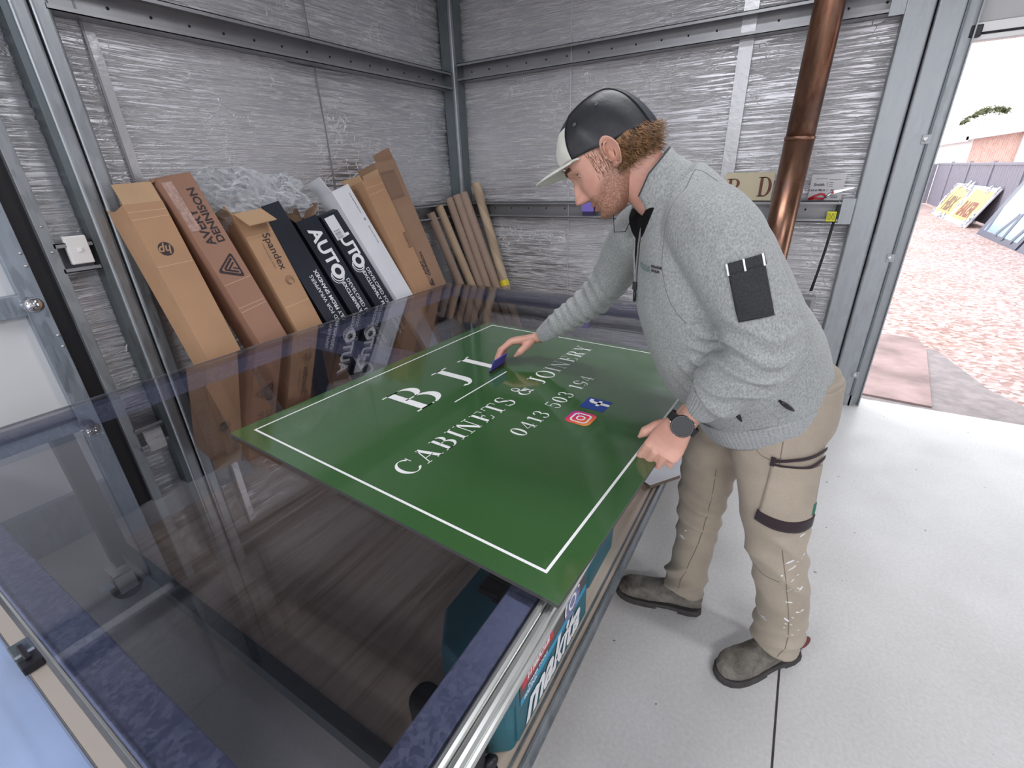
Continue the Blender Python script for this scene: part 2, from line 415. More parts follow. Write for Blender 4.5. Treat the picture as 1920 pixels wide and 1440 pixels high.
# seams of the foil blanket
sm = basic('foil_tape', (.48, .48, .5), .35, .8, bmp=.4, bscale=30); smd = basic('seam_dark', (.3, .3, .32), .5, .5)
for y in (-2.43, -1.286): trim(MB().box(-.088, -.084, y-.004, y+.004, 0, H), smd)  # narrow dark seam lines on the left wall
for y in (-2.405,): trim(MB().box(-.094, -.089, y-.018, y+.018, 0, H), sm)
for x in (.985,): trim(MB().box(x-.003, x+.003, .076, .08, 0, H), basic('seam_light', (.7, .7, .72), .4, .5))
trim(MB().box(2.09, 2.17, .078, .082, 0, H), sm)
# roller door, rolled up: bottom rail and curtain
rd = struct(MB().box(3.16, 6.2, .06, .075, 2.10, 2.60).build('door_2', M['corr']))
mb = MB().box(3.15, 6.2, .045, .10, 2.02, 2.10); mb.build('bottom_rail', basic('door_rail', (.62, .62, .62), .4, .5), rd, bevel=.004)
MB().box(3.15, 6.2, .04, .05, 2.045, 2.055).build('weather_seal', M['rubber'], rd)
MB().box(3.155, 3.20, .02, .06, 2.035, 2.085).build('latch', M['black'], rd, bevel=.004)

# personnel door in the left wall: framed sheet door with mid rail and knob
def personnel_door():
    d = struct(MB().box(-.055, -.045, -3.84, -2.93, .002, 2.08).build('door_1', basic('door_skin', (.66, .67, .68), .5, var=.04, vscale=2)))
    sk = galv_mat('door_frame_steel', (.36, .41, .47), .4)
    MB().box(-.045, -.005, -2.995, -2.925, .002, 2.08).build('stile', sk, d, bevel=.002)
    MB().box(-.045, -.005, -3.84, -3.78, .002, 2.08).build('stile', sk, d, bevel=.002)
    MB().box(-.045, -.005, -3.78, -2.995, 1.03, 1.115).build('mid_rail', sk, d, bevel=.002)
    MB().box(-.045, -.005, -3.78, -2.995, .002, .22).build('bottom_rail', sk, d, bevel=.002)
    MB().box(-.045, -.005, -3.78, -2.995, 1.97, 2.08).build('top_rail', sk, d, bevel=.002)
    kn = MB().lathe([(.030, 0), (.030, .006), (.012, .010), (.012, .032), (.026, .040), (.030, .052), (.024, .064), (.004, .068)], (-.005, -2.975, 1.075), 24, (1, 0, 0)).build('handle', M['chrome'], d, smooth=True)
    for z in (1.27, 1.22, .93, .88, .5, .45, 1.7, 1.65):
        MB().lathe([(.006, 0), (.006, .003), (.002, .005)], (-.005, -2.935, z), 10, (1, 0, 0)).build('rivet', M['zinc'], d, smooth=True)
    struct(MB().box(-.09, -.0, -2.862, -2.822, 0, 2.12).build('trim_90', M['galv'], bevel=.002))
    t = struct(MB().box(-.10, -.03, -2.925, -2.862, 0, 2.12).build('trim_91', M['black']))  # black strip standing in for the darkness of the gap beside the door
    struct(MB().box(-.09, 0, -3.9, -3.86, 0, 2.12).build('trim_92', M['galv'], bevel=.002))
    for z in (1.36, 1.26, .62):
        MB().lathe([(.005, 0), (.005, .003), (.002, .005)], (0, -2.842, z), 10, (1, 0, 0)).build('rivet', M['zinc'], bpy.data.objects['trim_90'], smooth=True)
personnel_door()

# light switch
ls = root('light_switch', (.0, -2.755, 1.255), 'white plastic light switch mounted between the door frame and steel post', 'light switch')
MB().rbox(-.025, .0, -2.792, -2.715, 1.20, 1.315, .004).build('back_box', M['white_pl'], ls, bevel=.003)
MB().box(.0, .008, -2.790, -2.717, 1.202, 1.313).build('cover_plate', M['white_pl'], ls, bevel=.003)
MB().box(.008, .014, -2.760, -2.747, 1.25, 1.266).build('rocker', M['white_vinyl'], ls, bevel=.001)
MB().box(-.082, -.02, -2.775, -2.735, 1.215, 1.30).build('mount', M['white_pl'], ls)

# ---------------------------------------------------------------- outside the roller door
def ground_mat():
    m, nt, b = nmat('pink_gravel')
    v = coords(nt); vo = N(nt, 'ShaderNodeTexVoronoi'); vo.inputs['Scale'].default_value = 26; nt.links.new(v, vo.inputs['Vector'])
    g = N(nt, 'ShaderNodeRGBToBW'); nt.links.new(vo.outputs['Color'], g.inputs[0])
    c = ramp(nt, g.outputs[0], [(.1, (.20, .11, .10)), (.35, (.38, .24, .22)), (.6, (.54, .41, .39)), (.9, (.72, .64, .63))])
    big = ramp(nt, noise_n(nt, v, .7, 3), [(.35, (.42, .24, .18)), (.6, (.50, .38, .36))])
    c = mixc(nt, .35, c, big)
    nt.links.new(c, b.inputs['Base Color']); b.inputs['Roughness'].default_value = .9
    bump(nt, b, vo.outputs['Distance'], .5, .02)
    return m
struct(MB().box(-30, 60, .15, 90, -.3, -.05).box(-30, 60, -40, -8.2, -.3, -.05).build('ground', ground_mat()))
struct(MB().prism([(3.0, .15), (4.3, .15), (4.25, .35), (4.0, .8), (3.83, 1.66), (3.35, 1.5), (3.0, 1.5)], -.2, -.035).build('driveway', basic('rough_concrete', (.30, .26, .26), .9, var=.2, vscale=12, bmp=.3)))
o = MB().prism([(2.9, .34), (3.60, .27), (3.76, 1.62), (3.74, 1.90), (2.9, 2.03)], -.034, -.022).build('plywood_sheet', ply_mat('weathered_ply', 'x'), bevel=.001)
o.data.materials[0] = basic('weathered_ply', (.36, .25, .24), .8, var=.35, vscale=3.0)
tag(o, 'weathered brown sheet lying on the ground just outside the roller door', 'board')
o = MB().prism([(2.8, 2.38), (3.56, 2.43), (3.40, 3.05), (3.1, 4.1), (2.8, 4.1)], -.05, -.03).build('white_sheet', M['white_vinyl'])
tag(o, 'white sheet lying on the pink gravel beyond the brown sheet', 'board')
# corrugated fence
fm = basic('fence_steel', (.24, .23, .28), .5, .1, var=.08)
fr = root('metal_fence', (6.45, 4, -.05), 'long grey corrugated steel fence with posts along the gravel yard', 'fence')
y = 2.0; i = 0
while y < 19.5:
    y1 = y+2.35
    pts = []
    nseg = 46
    for q in range(nseg+1):
        yy = y+(y1-y)*q/nseg; pts.append((6.45+(.022 if (q//2) % 2 else 0), yy))
    poly = pts+[(px+.004, py) for px, py in reversed(pts)]
    MB().prism(poly, 0, 1.34).build('fence_panel', fm, fr)
    MB().box(6.42, 6.49, y-.03, y+.03, -.05, 1.43).build('fence_post', fm, fr, bevel=.004)
    MB().box(6.43, 6.48, y, y1, 1.33, 1.39).build('top_rail', fm, fr, bevel=.004)
    y = y1; i += 1
MB().box(6.15, 6.43, y-.05, y+.0, 0, 1.36).build('return_panel', fm, fr)
fb = root('metal_fence', (2, 20.9, -.05), 'short pale steel fence closing the far end of the yard', 'fence')
MB().box(-3, 5.75, 20.9, 20.95, -.05, 1.30).build('fence_panel', basic('fence_pale', (.5, .5, .56), .5), fb)
MB().box(5.70, 5.78, 20.85, 20.95, -.05, 1.36).build('fence_post', fm, fb)
# sign boards leaning on the fence
def lean_board(name, y0, y1, xb, ht, lean, mats, label, detail):
    r = root(name, (xb, (y0+y1)/2, -.05), label, 'sign board')
    up = Vector((lean, 0, math.sqrt(ht*ht-lean*lean))).normalized()
    m = frame((xb, y1, -.05), (0, -1, 0), up)           # x toward the viewer's right, y up the board
    W = y1-y0
    MB().box(0, W, 0, ht, -.03, 0, m).build('board', mats, r, bevel=.003)
    detail(m, W, ht, r)
    return r
yel = basic('sign_yellow', (.55, .44, .16), .5, var=.1); ora = basic('sign_lettering', (.25, .05, .03), .5)
wrp = basic('plastic_wrap', (.62, .62, .68), .25, var=.3, vscale=30)
def det1(m, W, h, r):
    mo = m @ Matrix.Translation((0, 0, .004))
    for a in (0, .5):
        mb = MB(); rect_mb(mb, mo, W*(a+.05), W*(a+.46), h*.12, h*.9); mb.build('yellow_face', yel, r)
    mt = m @ Matrix.Translation((W*.26, h*.40, .008)); text_mb('HBX', .55, mt, bold=.02, sx=1.0).build('lettering', M['ink_faint'], r)
    mt = m @ Matrix.Translation((W*.74, h*.38, .008)); text_mb('BAKER', .50, mt, bold=.02, sx=.85).build('lettering', ora, r)
    mb = MB()
    for q in range(40):
        u = random.random(); e = random.choice((0, 1, 2))
        x, yy = (u*W, h*(.93+random.uniform(-.05, .05))) if e == 0 else ((random.choice((.02, .5, .98))*W+random.uniform(-.04, .04), u*h) if e == 1 else (u*W, h*.05))
        mb.tube([m @ Vector((x+random.uniform(-.12, .12), yy+random.uniform(-.12, .12), .02)) for _ in range(4)], .018, 5)
    mb.build('torn_wrap', wrp, r)['kind'] = 'stuff'
lean_board('yellow_sign', 12.3, 16.6, 5.99, .98, .42, basic('board_back', (.5, .5, .55), .5), 'yellow lettered sign boards wrapped in torn plastic, leaning on the fence', det1)
blu = basic('blue_panel', (.22, .33, .55), .15, var=.35, vscale=1.2); dk = basic('panel_dark', (.05, .05, .09), .3)
def det2(m, W, h, r):
    mo = m @ Matrix.Translation((0, 0, .004))
    mb = MB(); rect_mb(mb, mo, .1*W, .95*W, .1*h, .93*h); mb.build('blue_face', blu, r)
    for q, (x, y_, a) in enumerate(((.4, .1, .5), (1.1, .15, -.6), (1.6, .05, .2), (2.1, .1, -.4))):
        mb = MB(); rect_mb(mb, m @ Matrix.Translation((x, y_, .008+.001*q)) @ Matrix.Rotation(a, 4, 'Z'), 0, .12, 0, .45*h); mb.build('dark_print', dk, r)
lean_board('blue_display_board', 8.5, 11.1, 5.97, 1.18, .44, dk, 'blue glossy display board leaning on the fence, nearest the yellow signs', det2)
lean_board('blue_display_board', 5.8, 8.4, 5.97, 1.05, .42, dk, 'blue glossy display board on the fence, nearer the shed', det2)
# brick house beyond the fence
def brick_mat():
    m, nt, b = nmat('pink_brick'); br = N(nt, 'ShaderNodeTexBrick'); nt.links.new(coords(nt, (1, 1, 1), 'Object', (R(90), 0, R(90))), br.inputs[0])
    br.inputs['Color1'].default_value = (.66, .42, .36, 1); br.inputs['Color2'].default_value = (.56, .33, .28, 1); br.inputs['Mortar'].default_value = (.6, .55, .5, 1)
    br.inputs['Scale'].default_value = 4; nt.links.new(br.outputs[0], b.inputs['Base Color']); b.inputs['Roughness'].default_value = .85
    return m
hs = root('brick_house', (11, 22, -.05), 'pink brick house with pale roof behind the yard fence', 'house')
hmx = frame((0, 22, 0), (1, 0, 0), (0, 0, 1))
MB().prism([(7.45, -.05), (15, -.05), (15, 2.2), (13.2, 2.9), (7.45, 2.15)], -9, 0, hmx).build('wall', brick_mat(), hs)
wt = basic('cream_paint', (.8, .8, .8), .6)
MB().prism([(7.15, 2.12), (13.2, 2.92), (15.4, 2.1), (15.4, 2.26), (13.2, 3.08), (7.15, 2.26)], -9.2, .35, hmx).build('roof', basic('pale_roof', (.72, .72, .76), .5), hs)
MB().prism([(7.10, 2.08), (7.22, 2.08), (7.22, 2.24), (7.10, 2.24)], -9.2, .35, hmx).build('gutter', wt, hs)
MB().box(7.38, 7.47, 22.01, 31, -.05, 2.2).build('side_wall', wt, hs)
MB().box(8.74, 9.12, 21.86, 22.02, -.05, 2.4).build('white_column', wt, hs)
h2 = root('rendered_house', (5, 32, -.05), 'white rendered house at the far end of the yard', 'house')
MB().box(-2, 10.6, 32, 39, -.05, 2.19).build('wall', wt, h2)
MB().box(8.25, 8.89, 31.97, 32.02, 1.13, 1.58).build('window', basic('window_blue', (.25, .4, .55), .2), h2)
# gum tree
tr = root('gum_tree', (12.6, 48, -.05), 'flat topped gum tree standing far behind the houses', 'tree')
mb = MB().tube([(12.6, 48, -.05), (12.7, 48, 2), (12.4, 48, 3.2), (12.6, 48, 4.2)], [.2, .16, .10, .05], 8)
for q in range(7): mb.tube([(12.5, 48, 3.0), (12.5+random.uniform(-.7, .7), 48, 3.7), (12.5+random.uniform(-1.1, 1.1), 48+random.uniform(-.5, .5), 4.4)], [.06, .035, .012], 6)
mb.build('trunk', basic('bark', (.75, .72, .70), .9), tr)
mb = MB()
for q in range(2600):
    a = random.uniform(-1, 1); x = 12.5+a*1.2; z = 4.25+.42*(1-a*a)+random.gauss(0, .10)+a*.32; y = 48+random.gauss(0, .5)
    if noise.noise(Vector((x*2.2, y, z*3))) < -.10: continue
    d = Vector((random.gauss(0, 1), random.gauss(0, 1), random.gauss(0, .6))).normalized()*.085; e = d.orthogonal().normalized()*.05
    c = Vector((x, y, z)); mb.add([c-d, c+e, c+d, c-e], [(0, 1, 2, 3)])
mb.build('foliage', basic('leaf_olive', (.10, .11, .05), .8, var=.3), tr)['kind'] = 'stuff'
# ---------------------------------------------------------------- the work table with its smoked sheet top
TX0, TX1, TY0, TY1, TZ = .50, 2.345, -3.505, -.895, .79
tb = root('work_table', ((TX0+TX1)/2, (TY0+TY1)/2, 0), 'long steel framed work table with a smoked glass top and plywood lower shelf', 'table')
MB().box(TX0, TX1+.004, TY0, TY1, TZ-.008, TZ).build('glass_top', M['glass'], tb)
MB().box(TX0-.004, TX0, TY0, TY1, TZ-.008, TZ).build('glass_edge', M['alu'], tb)
MB().box(TX0, TX1, TY0-.003, TY0, TZ-.009, TZ).build('glass_edge', M['alu'], tb)
zr0, zr1 = TZ-.078, TZ-.013
gb = M['galv_blue']
MB().box(TX1-.062, TX1-.003, TY0+.01, TY1-.01, zr0, zr1).build('side_rail', gb, tb, bevel=.003)
MB().box(TX0+.01, TX0+.072, TY0+.01, TY1-.01, zr0, zr1).build('side_rail', gb, tb, bevel=.003)
MB().box(TX0+.072, TX1-.062, TY0+.005, TY0+.068, zr0, zr1).build('end_rail', gb, tb, bevel=.003)
MB().box(TX0+.072, TX1-.062, TY1-.075, TY1-.01, zr0, zr1).build('end_rail', gb, tb, bevel=.003)
MB().box(TX0+.072, TX1-.062, -2.165, -2.10, zr0, zr1).build('cross_rail', gb, tb, bevel=.003)
# aluminium trim along the man's side: three rounded ribs
mb = MB()
for q, (xx, zz, r_) in enumerate(((TX1+.010, TZ-.012, .008), (TX1+.026, TZ-.018, .009), (TX1+.036, TZ-.030, .007))):
    mb.tube([(xx, TY0, zz), (xx, TY1, zz)], r_, 10)
mb.box(TX1-.001, TX1+.034, TY0, TY1, TZ-.06, TZ-.018)
mb.build('edge_trim', M['alu'], tb, smooth=False)
legs = [(TX0+.04, -3.17), (TX0+.04, -1.05), (TX1-.032, -3.44), (TX1-.032, -1.05), (TX0+.04, -2.13)]
for lx, ly in legs:
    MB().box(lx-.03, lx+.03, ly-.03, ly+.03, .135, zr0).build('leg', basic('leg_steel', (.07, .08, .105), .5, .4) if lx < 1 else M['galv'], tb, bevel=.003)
    c = MB().box(lx-.035, lx+.035, ly-.035, ly+.035, .127, .135)
    ox, oy = (.05, -.03) if lx < 1 else (0, 0)
    cs = c.build('caster_plate', M['zinc'], tb)
    MB().box(lx-.022+ox, lx-.018+ox, ly-.03+oy, ly+.03+oy, .04, .127).box(lx+.018+ox, lx+.022+ox, ly-.03+oy, ly+.03+oy, .04, .127).box(lx-.022+min(ox, 0), lx+.022+ox, ly-.03+oy, ly+.03, .120, .128).build('fork', M['zinc'], cs)
    MB().lathe([(.012, -.016), (.048, -.016), (.052, -.008), (.052, .008), (.048, .016), (.012, .016)], (lx+ox, ly+oy, .052), 20, (1, 0, 0)).build('wheel', M['rubber'], cs, smooth=False)
    MB().box(lx-.02+ox, lx+.02+ox, ly-.075+oy, ly-.035+oy, .085, .10).build('brake', basic('brake_tab', (.35, .45, .5), .3, .3), cs, bevel=.003)
SH = .17
MB().box(.47, 2.262, -3.128, -1.0, SH-.018, SH).build('lower_shelf', M['ply'], tb)
MB().box(2.262, 2.268, -3.128, -1.0, SH-.05, SH+.002).box(2.268, 2.300, -3.48, -1.0, SH-.05, SH-.046).box(2.286, 2.292, -3.48, -1.0, SH-.05, SH+.004).build('shelf_rail', M['galv'], tb)
MB().box(2.265, 2.286, -3.128, -1.0, SH-.046, SH-.006).build('shelf_packer', M['ply'], tb)
MB().box(.44, 2.268, -3.17, -3.13, SH-.06, SH+.004).build('shelf_end_rail', M['galv_dark'], tb)

# ---------------------------------------------------------------- serif lettering (own glyphs, cap height 1)
TK, TH = .155, .038
def g_ell(cx, cy, rx, ry, a0=0, a1=360, tk=TK, th=TH, n=28):
    p = []
    for i in range(n+1):
        t = R(a0+(a1-a0)*i/n); c, s = math.cos(t), math.sin(t)
        p.append(((cx+rx*c, cy+ry*s), (cx+(rx-tk)*c, cy+(ry-th)*s)))
    return [[p[i][0], p[i+1][0], p[i+1][1], p[i][1]] for i in range(n)]
def g_r(x0, x1, y0, y1): return [[(x0, y0), (x1, y0), (x1, y1), (x0, y1)]]
def g_l(x0, y0, x1, y1, w):   # slanted bar of horizontal width w
    return [[(x0-w/2, y0), (x0+w/2, y0), (x1+w/2, y1), (x1-w/2, y1)]]
def g_ser(cx, y, w=.36): return g_r(cx-w/2, cx+w/2, y, y+TH) if y < .5 else g_r(cx-w/2, cx+w/2, y-TH, y)
def g_stem(cx, w=TK): return g_r(cx-w/2, cx+w/2, 0, 1)+g_ser(cx, 0)+g_ser(cx, 1)
def g_dot(cx, cy, r=.075): return [[(cx+r*math.cos(2*math.pi*i/14), cy+r*math.sin(2*math.pi*i/14)) for i in range(14)]]
def glyph(ch):
    if ch == 'I': return g_stem(.18), .36
    if ch == 'J': return g_r(.27, .27+TK, .25, 1)+g_ser(.35, 1, .42)+g_ell(.20, .25, .225, .29, -125, 0, TK, TH), .56
    if ch == 'B': return g_stem(.2)+g_r(.2, .42, 1-TH, 1)+g_r(.2, .46, 0, TH)+g_r(.2, .44, .52, .52+TH)+g_ell(.40, .76, .27, .24, -90, 90)+g_ell(.42, .28, .33, .28, -90, 90), .76
    if ch == 'C': return g_ell(.42, .5, .42, .52, 42, 318)+g_r(.70, .735, .66, .98)+g_dot(.70, .17, .02), .78
    if ch == 'A': return g_l(.09, 0, .37, 1, .045)+g_l(.66, 0, .37, 1, .17)+g_r(.2, .58, .32, .32+TH)+g_ser(.09, 0, .24)+g_ser(.66, 0, .32), .82
    if ch == 'N': return g_l(.14, 0, .14, 1, .045)+g_l(.68, 0, .68, 1, .045)+g_l(.66, 0, .16, 1, .17)+g_ser(.14, 0, .26)+g_ser(.11, 1, .26)+g_ser(.68, 1, .28), .84
    if ch == 'E': return g_stem(.2)+g_r(.2, .62, 0, TH)+g_r(.2, .60, 1-TH, 1)+g_r(.2, .46, .5, .5+TH)+g_l(.60, 0, .655, .27, .035)+g_l(.585, 1, .63, .74, .035)+g_r(.44, .475, .40, .64), .68
    if ch == 'T': return g_r(.36-TK/2, .36+TK/2, 0, 1)+g_ser(.36, 0)+g_r(.02, .70, 1-TH, 1)+g_l(.02, 1, .0, .72, .035)+g_l(.70, 1, .72, .72, .035), .72
    if ch == 'S': return g_ell(.29, .765, .25, .255, 35, 235, .11, TH)+g_ell(.30, .26, .28, .28, -145, 60, .11, TH)+[[(.09, .64), (.20, .70), (.52, .42), (.40, .36)]]+g_r(.47, .50, .72, .98)+g_r(.04, .07, .03, .30), .60
    if ch == 'O': return g_ell(.42, .5, .42, .52), .84
    if ch == '0': return g_ell(.30, .5, .30, .52), .60
    if ch == 'R': return g_stem(.2)+g_r(.2, .42, 1-TH, 1)+g_r(.2, .44, .48, .48+TH)+g_ell(.40, .74, .28, .26, -90, 90)+g_l(.66, 0, .44, .5, .15)+g_r(.60, .80, 0, TH), .80
    if ch == 'Y': return g_r(.38-TK/2, .38+TK/2, 0, .45)+g_ser(.38, 0)+g_l(.36, .44, .12, 1, .16)+g_l(.40, .44, .64, 1, .045)+g_ser(.12, 1, .32)+g_ser(.64, 1, .24), .76
    if ch == '&': return g_ell(.30, .76, .18, .24, 0, 360, .07, TH)+g_ell(.32, .27, .32, .29, 0, 360, .12, TH)+g_l(.72, .0, .26, .66, .13)+g_r(.5, .76, .48, .48+TH)+g_ell(.44, .46, .28, .46, -70, 0, .045, TH), .82
    if ch == '1': return g_r(.16, .16+TK, 0, 1)+g_ser(.24, 0, .36)+g_l(.02, .80, .20, 1, .06), .42
    if ch == '4': return g_r(.36, .36+.13, 0, 1)+g_ser(.43, 0, .32)+g_r(0, .62, .25, .25+TH)+g_l(.02, .26, .42, 1, .045), .62
    if ch == '3': return g_ell(.25, .76, .25, .26, -90, 150, .12, TH)+g_ell(.25, .27, .29, .29, -150, 90, .12, TH)+g_dot(.07, .84, .055)+g_dot(.06, .17, .055), .55
    if ch == '5': return g_ell(.26, .31, .29, .33, -150, 130, .12, TH)+g_r(.08, .08+TH, .46, 1)+g_r(.08, .48, .93, 1)+g_dot(.06, .17, .055), .56
    if ch == '9': return g_ell(.27, .70, .27, .32, 0, 360, .12, TH)+g_ell(.25, .45, .29, .47, -110, 40, .11, TH)+g_dot(.10, .10, .055), .56
    return [], .34
def serif_mb(m, txt, x0, x1, y0, h, stretch=1., parent=None):
    # lays the text between x0 and x1 along m's x axis, standing on y0
    tot = sum(glyph(c)[1] for c in txt)*stretch; n = len(txt)-1
    sp = ((x1-x0)/h-tot)/max(n, 1)
    mb = MB(); x = x0/h
    for i, c in enumerate(txt):
        ps, wd = glyph(c)
        if parent and c != ' ': mb = MB()
        for p in ps: mb.add([m @ Vector(((x+a*stretch)*h, y0+b*h, 0)) for a, b in p], [tuple(range(len(p)))])
        if parent and c != ' ': mb.build('letter', M['white_vinyl'], parent)
        x += wd*stretch+sp
    return mb

# ---------------------------------------------------------------- the green sign panel being made
th_ = -.058
U = Vector((math.cos(th_), math.sin(th_), 0)); Wv = Vector((-math.sin(th_), math.cos(th_), 0))
PO = Vector((1.255, -2.947, 0))+U*1.137       # near right corner
PW, PH, PZ = 1.30, 1.137, TZ+.012
def gm():
    m, nt, b = nmat('green_vinyl'); v = coords(nt)
    n = noise_n(nt, v, 900, 2); n2 = noise_n(nt, v, 2, 3)
    c = ramp(nt, n, [(.3, (.034, .100, .030)), (.7, (.050, .135, .042))])
    nt.links.new(c, b.inputs['Base Color'])
    nt.links.new(ramp(nt, n2, [(.3, (.07,)*3), (.7, (.16,)*3)]), b.inputs['Roughness'])
    b.inputs['Specular IOR Level'].default_value = .75; b.inputs['Coat Weight'].default_value = .6; b.inputs['Coat Roughness'].default_value = .05
    bump(nt, b, noise_n(nt, v, 3.0, 2), .12, .02)
    return m
sp = root('sign_panel', (PO.x, PO.y, TZ), 'large dark green sign panel with white lettering and border lying on the glass table', 'sign')
m0 = frame((PO.x, PO.y, TZ+.001), Wv, -U)
mb = MB().box(0, PW, 0, PH, 0, PZ-TZ-.002, m0); mb.build('panel_core', basic('composite_core', (.05, .05, .05), .5), sp)
mb = MB().box(-.0005, PW+.0005, -.0005, PH+.0005, PZ-TZ-.002, PZ-TZ-.001, m0); mb.build('green_face', gm(), sp)
mt = frame((PO.x, PO.y, PZ+.0006), Wv, -U)
mb = MB(); bw = .0065; bx0, bx1, by0, by1 = .048, PW-.024, .052, PH-.045
for a in ((bx0, bx1, by0, by0+bw), (bx0, bx1, by1-bw, by1), (bx0, bx0+bw, by0+bw, by1-bw), (bx1-bw, bx1, by0+bw, by1-bw)): rect_mb(mb, mt, *a)
mb.build('white_border', M['white_vinyl'], sp)
serif_mb(mt, 'BJI', .395, .865, .738, .175, stretch=1.12, parent=sp)
mb = MB(); rect_mb(mb, mt, .512, .816, .678, .6835); mb.build('underline', M['white_vinyl'], sp)
serif_mb(mt, 'CABINETS & JOINERY', .130, 1.212, .502, .073, parent=sp)
serif_mb(mt, '0413 503 194', .443, .925, .362, .053, stretch=1.05, parent=sp)
mb = MB().add([mt @ Vector((x, y, 0)) for x, y in rrect(.696, .776, .228, .312, .006)], [tuple(range(24))])
mb.build('social_badge', basic('badge_blue', (.012, .05, .30), .25), sp)['label'] = 'blue square badge with a white f'
ft = mt @ Matrix.Translation((.740, .228, .0004))
mb = MB(); rect_mb(mb, ft, -.002, .012, 0, .050); rect_mb(mb, ft, -.014, .024, .030, .042)
mb.add([ft @ Vector(p) for p in ((-.002, .05, 0), (.012, .05, 0), (.016, .060, 0), (.026, .062, 0), (.026, .074, 0), (.010, .073, 0), (0, .064, 0))], [tuple(range(7))])
mb.build('badge_letter', M['white_vinyl'], sp)
def grad():
    m, nt, b = nmat('badge_gradient'); tc = N(nt, 'ShaderNodeTexCoord'); s_ = N(nt, 'ShaderNodeSeparateXYZ')
    nt.links.new(tc.outputs['Generated'], s_.inputs[0])
    f = math_n(nt, 'ADD', math_n(nt, 'MULTIPLY', s_.outputs[0], .5), math_n(nt, 'MULTIPLY', math_n(nt, 'SUBTRACT', 1., s_.outputs[1]), .5))
    nt.links.new(ramp(nt, f, [(.15, (.55, .03, .30)), (.45, (.80, .04, .12)), (.7, (.9, .16, .05)), (.95, (.95, .45, .10))]), b.inputs['Base Color']); b.inputs['Roughness'].default_value = .25
    return m
mb = MB().add([mt @ Vector((x, y, 0)) for x, y in rrect(.588, .668, .230, .312, .019)], [tuple(range(24))])
mb.build('social_badge', grad(), sp)['label'] = 'pink and orange badge with a white camera outline'
ct = mt @ Matrix.Translation((.628, .271, .0004))
mb = MB(); o_ = rrect(-.029, .029, -.029, .029, .015); i_ = rrect(-.0235, .0235, -.0235, .0235, .011); n = len(o_)
mb.add([ct @ Vector((*p, 0)) for p in o_]+[ct @ Vector((*p, 0)) for p in i_], [(q, (q+1) % n, n+(q+1) % n, n+q) for q in range(n)])
ring_mb(mb, ct, 0, 0, .0145, .0095); disc_mb(mb, ct, .015, .015, .003, 12)
mb.build('badge_outline', M['white_vinyl'], sp)

# squeegee held in the right hand
sq = root('squeegee', (1.70, -2.18, PZ+.001), 'purple plastic squeegee pressed on the green sign by the right hand', 'squeegee')
sm_ = frame((1.712, -2.205, PZ+.004), (-.02, 1, 0), (.32, -.02, .80))
MB().box(-.002, .098, .004, .055, -.0018, .0018, sm_).build('blade', basic('purple_plastic', (.10, .07, .42), .3), sq, bevel=.001)
MB().box(-.003, .099, -.001, .008, -.003, .003, sm_).build('felt_edge', basic('felt_edge', (.01, .01, .015), .9), sq)

